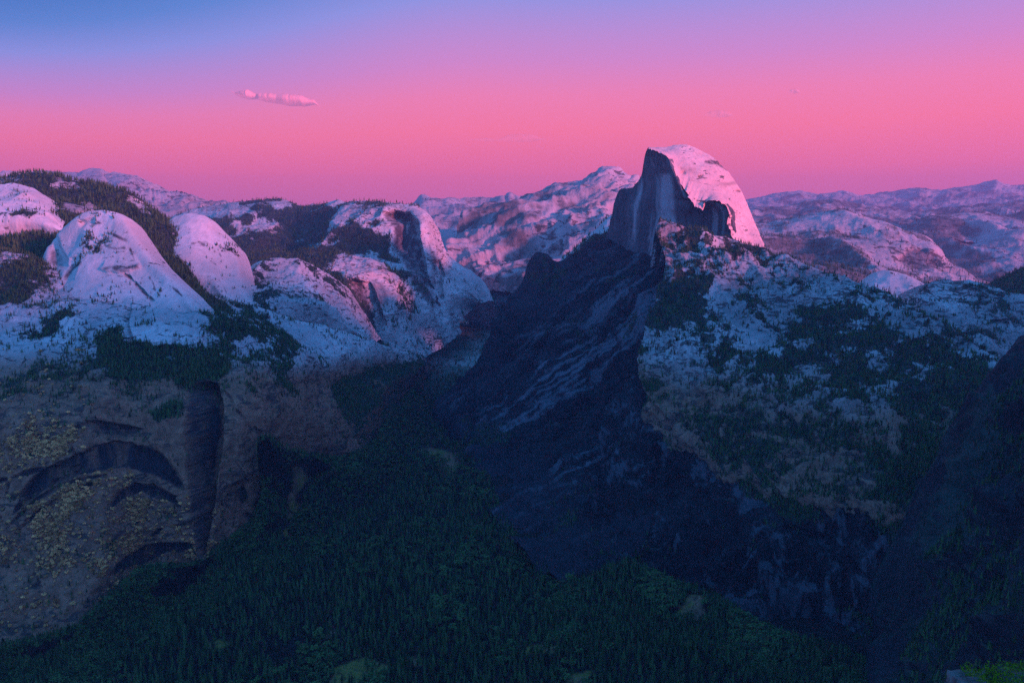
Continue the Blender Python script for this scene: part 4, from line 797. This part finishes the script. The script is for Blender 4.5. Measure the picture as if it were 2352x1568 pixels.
# unseen ridge, added and shaped so it keeps the late sun off the valley (out of view, to the right and behind)
def sun_block_ridge():
    s = np.array(SUN_H); s /= np.linalg.norm(s); t = np.array([-s[1], s[0]])
    n = 200; m_ = 24
    T = np.linspace(-4500, 7200, n); U = np.linspace(-1, 1, m_)
    H = np.interp(T, [-4500, 1300, 1700, 2300, 2700, 3100, 3800, 4300, 5200, 6000, 7200], [1200, 1230, 1260, 1370, 1150, 930, 860, 720, 600, 400, -600])
    H = H+35*vnoise(np.stack([T/420, T*0, T*0], -1))
    G = np.zeros((n, m_, 3))
    base = 3300
    for j, u in enumerate(U):
        z = H*(1-abs(u)**1.2)+(-1000)*(abs(u)**1.2)
        xy = s[None]*(base+u*1250)+t[None]*T[:, None]
        G[:, j, 0], G[:, j, 1], G[:, j, 2] = xy[:, 0], xy[:, 1], z
    G[..., 2] += 60*fbm(G, 500, 4, 0.55, 66)*(1-np.abs(U)[None]*0.2)
    ii = np.arange(n*m_).reshape(n, m_)
    q = np.stack([ii[:-1, :-1], ii[1:, :-1], ii[1:, 1:], ii[:-1, 1:]], -1).reshape(-1, 4)
    me = mesh_np('added_shade_ridge', G.reshape(-1, 3), q); me.materials.append(M_rock)
    attr(me, 'veg', np.full(n*m_, 0.4))
    o = bpy.data.objects.new('added_shade_ridge', me); C.objects.link(o)
    tag(o, 'added unseen ridge that shades the valley from the low sun', 'mountain', kind='structure')
sun_block_ridge()

# ------------------------------------------------------------------ trees
def conifer_mesh(name, seed, tiers=9, ns=7, taper=1.0, wid=0.17):
    r = random.Random(seed); V = []; F = []
    def ring_cone(z0, z1, rad):
        b = len(V); a0 = r.random()*6.28
        V.append((0, 0, z1))
        for k in range(ns*2):
            a = a0+k*PI/ns; rr = rad*(1.0+0.25*r.uniform(-1, 1)) if k % 2 == 0 else rad*0.52
            V.append((rr*math.cos(a), rr*math.sin(a), z0+(0.012*r.uniform(-1, 1) if k % 2 == 0 else 0.03)))
        for k in range(ns*2): F.append((b, b+1+k, b+1+(k+1) % (ns*2)))
    for i in range(tiers):
        f = i/(tiers-1); z0 = 0.13+0.80*f; h = 0.20*(1-0.45*f)
        ring_cone(z0, min(1.0, z0+h), wid*(1-f)**0.8*(0.86+0.28*r.random())+0.018)
    me = bpy.data.meshes.new(name); me.from_pydata(V, [], F); me.materials.append(M_conifer)
    return me
def trunk_mesh(name, h=0.9, r0=0.018):
    V = []; F = []; n = 6
    for z, rr in ((-0.08, r0*1.3), (0.12, r0), (h, r0*0.25)):
        for k in range(n): V.append((rr*math.cos(k*2*PI/n), rr*math.sin(k*2*PI/n), z))
    for l in range(2):
        for k in range(n): F.append((l*n+k, l*n+(k+1) % n, (l+1)*n+(k+1) % n, (l+1)*n+k))
    me = bpy.data.meshes.new(name); me.from_pydata(V, [], F); me.materials.append(M_bark); return me
def leafy_mesh(name, seed, mat, blobs=26, squash=0.75):
    """a broad crown: many small leaf clumps over an uneven volume"""
    r = random.Random(seed); V = []; F = []
    ico = [(0, 0, 1)]+[(0.894*math.cos(k*2*PI/5), 0.894*math.sin(k*2*PI/5), 0.447) for k in range(5)]+[(0.894*math.cos((k+.5)*2*PI/5), 0.894*math.sin((k+.5)*2*PI/5), -0.447) for k in range(5)]
    fc = [(0, 1+k, 1+(k+1) % 5) for k in range(5)]+[(1+k, 6+k, 1+(k+1) % 5) for k in range(5)]+[(1+(k+1) % 5, 6+k, 6+(k+1) % 5) for k in range(5)]
    for i in range(blobs):
        a = r.random()*6.28; q = r.random()**0.5; el_ = r.uniform(-0.35, 1.0)
        c = (0.40*q*math.cos(a), 0.40*q*math.sin(a), 0.52+0.36*el_*math.sqrt(max(0, 1-0.75*q*q)))
        s = r.uniform(0.09, 0.17); b = len(V)
        for p in ico:
            k = s*r.uniform(0.65, 1.25)
            V.append((c[0]+p[0]*k, c[1]+p[1]*k, c[2]+p[2]*k*squash))
        F += [tuple(b+j for j in f) for f in fc]
    me = bpy.data.meshes.new(name); me.from_pydata(V, [], F); me.materials.append(mat); return me

conf = [conifer_mesh('conifer_crown', 1, 9, 6, wid=0.135), conifer_mesh('conifer_crown', 2, 8, 6, wid=0.17), conifer_mesh('conifer_crown', 3, 10, 5, wid=0.115), conifer_mesh('conifer_crown', 4, 7, 6, wid=0.15)]
oaks = [leafy_mesh('oak_crown', 5, M_oak, 20), leafy_mesh('oak_crown', 6, M_oak, 24), leafy_mesh('oak_crown', 7, M_oak, 16)]
near_conf = [conifer_mesh('near_conifer_crown', 11+i, 15, 9, wid=w_) for i, w_ in enumerate((0.13, 0.16, 0.115, 0.145))]
near_oak = [leafy_mesh('near_oak_crown', 31+i, M_oak, 60) for i in range(2)]
trunk = trunk_mesh('tree_trunk'); trunk_short = trunk_mesh('short_trunk', 0.55, 0.03)

P_all = np.concatenate([t[0] for t in TREES]); S_all = np.concatenate([t[2] for t in TREES])
K_all = np.concatenate([np.full(len(t[0]), 0 if t[1] == 'conifer' else 1) for t in TREES])
vx, vy = project(P_all)
ftop = P_all.copy(); ftop[:, 2] += S_all; _, vy2 = project(ftop)
ph = (vy-vy2)/2.297
ok = (vx > 5) & (vx < 2345) & (vy < 1560) & (P_all[:, 1] > 500)
floorish = (P_all[:, 2] < -900) & (vx > 150) & (vx < 2000)
score = np.where(ok & floorish, ph, 0)
top = np.argsort(-score)[:300]
near = np.zeros(len(P_all), bool); near[top] = True
print('TREES', len(P_all), 'conifers', (K_all == 0).sum(), 'near px', score[top].min(), score[top].max())

def instancer(name, meshes, P, S, wide, label, cat):
    me = bpy.data.meshes.new(name)
    me.vertices.add(len(P)); me.vertices.foreach_set('co', np.ascontiguousarray(P, dtype=np.float32).ravel())
    n = len(P)
    sc3 = np.stack([S*(wide*(0.8+0.4*rng.random(n)))]*2+[S], -1).astype(np.float32)
    a = me.attributes.new('size', 'FLOAT_VECTOR', 'POINT'); a.data.foreach_set('vector', sc3.ravel())
    rt = np.stack([rng.normal(0, 0.03, n), rng.normal(0, 0.03, n), rng.random(n)*6.28], -1).astype(np.float32)
    a = me.attributes.new('turn', 'FLOAT_VECTOR', 'POINT'); a.data.foreach_set('vector', rt.ravel())
    a = me.attributes.new('pick', 'INT', 'POINT'); a.data.foreach_set('value', rng.integers(0, len(meshes), n).astype(np.int32))
    o = bpy.data.objects.new(name, me); C.objects.link(o)
    col = bpy.data.collections.new(name+'_kinds')
    for i, mm_ in enumerate(meshes):
        src = bpy.data.objects.new('%s_kind_%d' % (name, i), mm_); col.objects.link(src)
    g = bpy.data.node_groups.new(name+'_scatter', 'GeometryNodeTree')
    g.interface.new_socket('Geometry', in_out='INPUT', socket_type='NodeSocketGeometry')
    g.interface.new_socket('Geometry', in_out='OUTPUT', socket_type='NodeSocketGeometry')
    gi = g.nodes.new('NodeGroupInput'); go = g.nodes.new('NodeGroupOutput')
    ci = g.nodes.new('GeometryNodeCollectionInfo'); ci.inputs['Collection'].default_value = col
    ci.inputs['Separate Children'].default_value = True; ci.inputs['Reset Children'].default_value = True
    ip = g.nodes.new('GeometryNodeInstanceOnPoints'); ip.inputs['Pick Instance'].default_value = True
    def na(nm, ty):
        x = g.nodes.new('GeometryNodeInputNamedAttribute'); x.data_type = ty; x.inputs['Name'].default_value = nm
        return x.outputs['Attribute']
    g.links.new(gi.outputs[0], ip.inputs['Points']); g.links.new(ci.outputs[0], ip.inputs['Instance'])
    g.links.new(na('pick', 'INT'), ip.inputs['Instance Index'])
    er = g.nodes.new('FunctionNodeEulerToRotation'); g.links.new(na('turn', 'FLOAT_VECTOR'), er.inputs[0])
    g.links.new(er.outputs[0], ip.inputs['Rotation'])
    g.links.new(na('size', 'FLOAT_VECTOR'), ip.inputs['Scale'])
    g.links.new(ip.outputs[0], go.inputs[0])
    md = o.modifiers.new('scatter', 'NODES'); md.node_group = g
    tag(o, label, cat, kind='stuff')
    return o
far_ = ~near
k0 = far_ & (K_all == 0); k1 = far_ & (K_all == 1)
instancer('conifer_forest', conf, P_all[k0], S_all[k0], 1.0, 'dark conifer forest over the valley floor, hills and ledges', 'forest')
instancer('oak_woods', oaks, P_all[k1], S_all[k1], 1.05, 'round crowned oak woods on the talus slopes', 'woods')

# the nearest trees one by one
for i in top:
    p, s, k = P_all[i], float(S_all[i]), K_all[i]
    nm = 'pine_tree' if k == 0 else 'oak_tree'
    e = bpy.data.objects.new(nm, None); C.objects.link(e)
    e.location = p; e.rotation_euler = (rng.normal(0, 0.02), rng.normal(0, 0.02), rng.random()*6.28)
    e.scale = (s*rng.uniform(0.85, 1.15),)*2+(s,)
    zx = vx[i]
    zone, grp = (('left of the grassy clearing at the bottom edge', 'left of the bottom clearing') if zx < 740 else
                 ('close around the grassy clearing at the bottom edge', 'around the bottom clearing') if zx < 940 else
                 ('between the bottom clearing and the dark cliff foot', 'right of the bottom clearing') if zx < 1500 else
                 ('under the dark cliff at the lower right', 'under the lower right cliff'))
    if k == 0: tag(e, 'tall dark green conifer '+zone, 'tree', 'conifers '+grp)
    else: tag(e, 'round leafy oak '+zone, 'tree', 'oaks '+grp)
    cm = (near_conf if k == 0 else near_oak)[rng.integers(0, 4 if k == 0 else 2)]
    c = bpy.data.objects.new('crown', cm); C.objects.link(c); c.parent = e
    t = bpy.data.objects.new('trunk', trunk if k == 0 else trunk_short); C.objects.link(t); t.parent = e

# autumn shrubs clinging to the arched cliff at the lower left
def cliff_shrubs():
    o = bpy.data.objects['cliff']; me = o.data
    n = len(me.vertices); co = np.empty(n*3, np.float32); me.vertices.foreach_get('co', co); co = co.reshape(-1, 3)
    X, Y = project(co)
    st = np.empty(n, np.float32); me.attributes['stain'].data.foreach_get('value', st)
    w1 = pmask([(60, 960), (110, 950), (180, 985), (180, 1040), (100, 1080), (20, 1110), (-20, 1040)], X, Y, 20)
    w2 = pmask([(170, 1090), (260, 1080), (330, 1130), (400, 1160), (440, 1200), (450, 1270), (400, 1290), (250, 1320), (120, 1300), (60, 1200), (90, 1130)], X, Y, 30)
    w3 = pmask([(-20, 1120), (500, 1150), (510, 1275), (330, 1330), (100, 1430), (-20, 1440)], X, Y, 30)*0.35
    w4 = pmask([(-20, 800), (220, 820), (200, 960), (-20, 1000)], X, Y, 30)*0.08
    Pn_ = np.stack([X, Y, X*0], -1)
    f = smooth(-0.15, 0.35, fbm(Pn_, 45, 4, 0.65, 8.0))
    pr = np.maximum.reduce([w1, w2, w3, w4])*(0.10+0.90*f)*0.40*(1-np.clip(st*1.5, 0, 1))
    sel = rng.random(n) < pr
    P = co[sel]; S = 5.0+9.0*rng.random(len(P))**2
    P = P+np.array([0, -1.0, -2.0])
    red = rng.random(len(P)) < 0.05
    kinds = [leafy_mesh('autumn_shrub', 41+i, M_autumn, 34, 1.1) for i in range(3)]
    instancer('autumn_shrubs', kinds, P[~red], S[~red], 0.9, 'pale yellow autumn shrubs clinging to the arched cliff', 'shrubs')
    instancer('red_shrubs', [leafy_mesh('red_shrub', 51, M_red, 12, 0.9)], P[red], S[red], 1.0, 'scattered red autumn shrubs on the arched cliff', 'shrubs')
    print('SHRUBS', len(P))
cliff_shrubs()

# ------------------------------------------------------------------ overhanging rock at the lower right corner
def near_rock():
    x0, y0, z0 = place((2185, 1550, 34)); 
    n1, n2_ = 110, 90
    # a slab block: rounded box grown from a cube-sphere map, then broken up
    import bmesh
    bm = bmesh.new(); bmesh.ops.create_cube(bm, size=2.0)
    bmesh.ops.subdivide_edges(bm, edges=bm.edges[:], cuts=60, use_grid_fill=True)
    V = np.array([v.co[:] for v in bm.verts])
    r = np.linalg.norm(V, axis=1, keepdims=True); S = V/r
    Q = V*0.86+S*0.25
    size = np.array([4.6, 3.0, 2.3])
    W = Q*size
    # bedding cracks and blocks
    nz = fbm(W, 1.4, 5, 0.6, 4.0, True)*0.30+fbm(W, 0.35, 4, 0.6, 9.0)*0.16
    cr = np.abs(vnoise(W*np.array([0.6, 0.6, 1.5])+3)); nz = nz-0.5*np.exp(-(cr/0.06)**2)
    W = W+S*nz[:, None]
    W[:, 0] += 0.35*(W[:, 2] > 0.6)*-1.0*np.clip((W[:, 2]-0.4), 0, 1)
    W = W+np.array([x0+7.5, y0+1.5, z0-4.7])
    for v, c in zip(bm.verts, W): v.co = c
    me = bpy.data.meshes.new('overhanging_rock'); bm.to_mesh(me); bm.free()
    for p in me.polygons: p.use_smooth = True
    me.materials.append(M_near)
    o = bpy.data.objects.new('overhanging_rock', me); C.objects.link(o)
    tag(o, 'cracked granite rock edge in the lower right corner with green growth on top', 'rock')
    # growth on top: many leaf sprays
    top_ = W[(V[:, 2] > 0.99)]
    idx = rng.integers(0, len(top_), 2600)
    B = top_[idx]+rng.normal(0, 0.05, (2600, 3))
    dens = fbm(B, 1.3, 3, 0.6, 5)
    B = B[(dens > -0.18) & (B[:, 0] > x0+3.2)]
    Vv = []; Ff = []
    for b in B:
        h = rng.uniform(0.12, 0.34)*(1.0+0.8*float(smooth(x0+4.2, x0+5.8, b[0])))
        for _ in range(7):
            a = rng.random()*6.28; l = rng.uniform(0.3, 1)*h*0.7; up = rng.uniform(0.3, 1)*h; s = 0.035+0.03*rng.random()
            c = b+np.array([l*math.cos(a), l*math.sin(a), up]); d = rng.normal(0, 1, 3); d /= np.linalg.norm(d); e = np.cross(d, rng.normal(0, 1, 3)); e /= np.linalg.norm(e)
            k = len(Vv); Vv += [tuple(c-d*s), tuple(c+e*s*0.6), tuple(c+d*s), tuple(c-e*s*0.6)]; Ff.append((k, k+1, k+2, k+3))
    me = bpy.data.meshes.new('rock_growth'); me.from_pydata(Vv, [], Ff); me.materials.append(M_grass)
    g = bpy.data.objects.new('undergrowth', me); C.objects.link(g)
    tag(g, 'bright green leafy growth along the top of the corner rock', 'undergrowth', kind='stuff')
m, nt3, N3, L3 = new_mat('near_granite')
geo = N3.new('ShaderNodeNewGeometry'); q1 = noise_node(N3, L3, geo.outputs['Position'], 1.1, 8, 0.65); q2 = noise_node(N3, L3, geo.outputs['Position'], 5.0, 6, 0.7)
c_ = mixc(N3, L3, rng_node(N3, L3, q1, 0.38, 0.62), (0.04, 0.033, 0.03, 1), (0.16, 0.13, 0.12, 1))
c_ = mixc(N3, L3, rng_node(N3, L3, q2, 0.5, 0.7, 0, 0.7), c_, (0.10, 0.12, 0.06, 1))
bs = N3.new('ShaderNodeBsdfPrincipled'); bs.inputs['Roughness'].default_value = 0.9; L3.new(c_, bs.inputs['Base Color'])
b1 = N3.new('ShaderNodeBump'); b1.inputs['Distance'].default_value = 0.12; L3.new(q2, b1.inputs['Height']); L3.new(b1.outputs[0], bs.inputs['Normal'])
oo = N3.new('ShaderNodeOutputMaterial'); L3.new(bs.outputs[0], oo.inputs[0])
M_near = m
near_rock()

# ------------------------------------------------------------------ clouds, above the haze
def cloud_mat(dens):
    m, nt, N, L = new_mat('cloud_vapour')
    d1 = N.new('ShaderNodeBsdfDiffuse'); d1.inputs['Color'].default_value = (1.0, 0.52, 0.42, 1)
    d2 = N.new('ShaderNodeBsdfTranslucent'); d2.inputs['Color'].default_value = (1.0, 0.52, 0.42, 1)
    d = N.new('ShaderNodeMixShader'); d.inputs[0].default_value = 0.08; L.new(d1.outputs[0], d.inputs[1]); L.new(d2.outputs[0], d.inputs[2])
    t = N.new('ShaderNodeBsdfTransparent'); mx = N.new('ShaderNodeMixShader'); mx.inputs[0].default_value = dens
    L.new(t.outputs[0], mx.inputs[1]); L.new(d.outputs[0], mx.inputs[2])
    o = N.new('ShaderNodeOutputMaterial'); L.new(mx.outputs[0], o.inputs['Surface']); return m
def cloud(lumps, Y, dens, label):
    """lumps: (column, row, half width, half height) in picture measure, turned into real puffs of that size at distance Y"""
    import bmesh
    bm = bmesh.new()
    for (cx, cy_, hw, hh) in lumps:
        x, y, z = place((cx, cy_, Y)); k = Y/VF
        mt = bmesh.ops.create_icosphere(bm, subdivisions=2, radius=1.0)
        for v in mt['verts']:
            d = Vector(v.co); q = 1+0.16*float(vnoise(np.array([[d.x*2+cx, d.y*2, d.z*2+cy_]]))[0])
            v.co = Vector((x+d.x*hw*k*q, y+d.y*max(hw, hh)*k*q*0.8, z+d.z*hh*k*q))
    me = bpy.data.meshes.new('cloud'); bm.to_mesh(me); bm.free()
    rm = None
    me.materials.append(cloud_mat(dens))
    o = bpy.data.objects.new('cloud', me); C.objects.link(o)
    md = o.modifiers.new('merge', 'REMESH'); md.mode = 'VOXEL'; md.voxel_size = 0.9*Y/VF; ms = o.modifiers.new('soften', 'SMOOTH'); ms.iterations = 22; ms.factor = 0.8
    tag(o, label, 'cloud')
rc = random.Random(5)
def cloud_strip(top, bot, Y, dens, label):
    """one flat bank of cloud between an upper and a lower outline, as deep as it is tall, with a scalloped top"""
    n, m_ = 170, 28
    xs = np.linspace(top[0][0], top[-1][0], n)
    tv = np.interp(xs, [p[0] for p in top], [p[1] for p in top]); bv = np.interp(xs, [p[0] for p in bot], [p[1] for p in bot])
    tv = tv-1.6*np.abs(vnoise(np.stack([xs/13, xs*0, xs*0+2.0], -1)))-0.3*vnoise(np.stack([xs/3.1, xs*0, xs*0+5.0], -1))
    G = np.zeros((n, m_, 3))
    for i_, x in enumerate(xs):
        c_v = (tv[i_]+bv[i_])/2; h = max(0.15, (bv[i_]-tv[i_])/2)*min(1, 5*i_/n+0.03, 5*(n-1-i_)/n+0.03)
        px_, py_, pz_ = place((x, c_v, Y)); k = Y/VF
        for q in range(m_):
            a = 2*PI*q/m_
            G[i_, q] = (px_, py_+math.cos(a)*h*k*2.2, pz_+math.sin(a)*h*k)
    G += 0.2*(Y/VF)*fbm(G, 5*Y/VF, 3, 0.6, 3.0)[..., None]*np.array([0, 1, 0.6])
    ii = np.arange(n*m_).reshape(n, m_); jj = np.roll(ii, -1, axis=1)
    q = np.stack([ii[:-1], jj[:-1], jj[1:], ii[1:]], -1).reshape(-1, 4)
    me = mesh_np('cloud', G.reshape(-1, 3), q); me.materials.append(cloud_mat(dens))
    me.polygons.foreach_set('use_smooth', np.ones(len(me.polygons), dtype=bool))
    o = bpy.data.objects.new('cloud', me); C.objects.link(o); tag(o, label, 'cloud')
cloud_strip([(530, 208), (545, 207), (572, 208), (583, 214), (590, 219), (600, 216), (625, 216), (640, 219), (660, 218), (690, 221), (712, 226), (722, 223), (728, 232), (738, 248)],
            [(530, 209), (540, 224), (548, 228), (572, 228), (590, 228), (610, 234), (640, 238), (665, 243), (690, 243), (715, 246), (738, 249)], 26000, 0.42,
            'bright salmon cloud strip alone in the left sky')
cloud_strip([(1072, 322), (1090, 319), (1120, 318), (1145, 321), (1165, 312), (1190, 310), (1215, 309), (1235, 314), (1262, 320)],
            [(1072, 323), (1090, 324), (1120, 325), (1145, 324), (1165, 324), (1190, 326), (1215, 326), (1235, 324), (1262, 322)], 30000, 0.10, 'faint long cloud wisp low over the central skyline')
cloud_strip([(1612, 264), (1630, 257), (1650, 254), (1670, 258), (1688, 264)], [(1612, 265), (1630, 268), (1650, 270), (1670, 269), (1688, 266)], 30000, 0.12, 'faint short cloud wisp above the great dome')
cloud_strip([(1808, 211), (1816, 207), (1826, 206), (1838, 211)], [(1808, 212), (1816, 214), (1826, 215), (1838, 213)], 30000, 0.2, 'tiny highest cloud wisp on the right')

# ------------------------------------------------------------------ haze
def haze():
    x0, x1, y0, y1, z0, z1 = -42000, 42000, -3600, 27000, -1300, 2150
    V = [(x, y, z) for x in (x0, x1) for y in (y0, y1) for z in (z0, z1)]
    F = [(0, 1, 3, 2), (4, 6, 7, 5), (0, 4, 5, 1), (2, 3, 7, 6), (0, 2, 6, 4), (1, 5, 7, 3)]
    me = bpy.data.meshes.new('haze'); me.from_pydata(V, [], F)
    m, nt, N, L = new_mat('haze_air')
    v = N.new('ShaderNodeVolumePrincipled'); v.inputs['Color'].default_value = HAZE_COL
    v.inputs['Density'].default_value = HAZE_D; v.inputs['Anisotropy'].default_value = 0.4
    o_ = N.new('ShaderNodeOutputMaterial'); L.new(v.outputs[0], o_.inputs['Volume'])
    me.materials.append(m)
    o = bpy.data.objects.new('haze', me); C.objects.link(o)
    tag(o, 'thin blue evening haze filling the valley and the far ranges', 'haze', kind='stuff')
HAZE_COL = (0.44, 0.40, 0.62, 1); HAZE_D = 3.2e-5
haze()
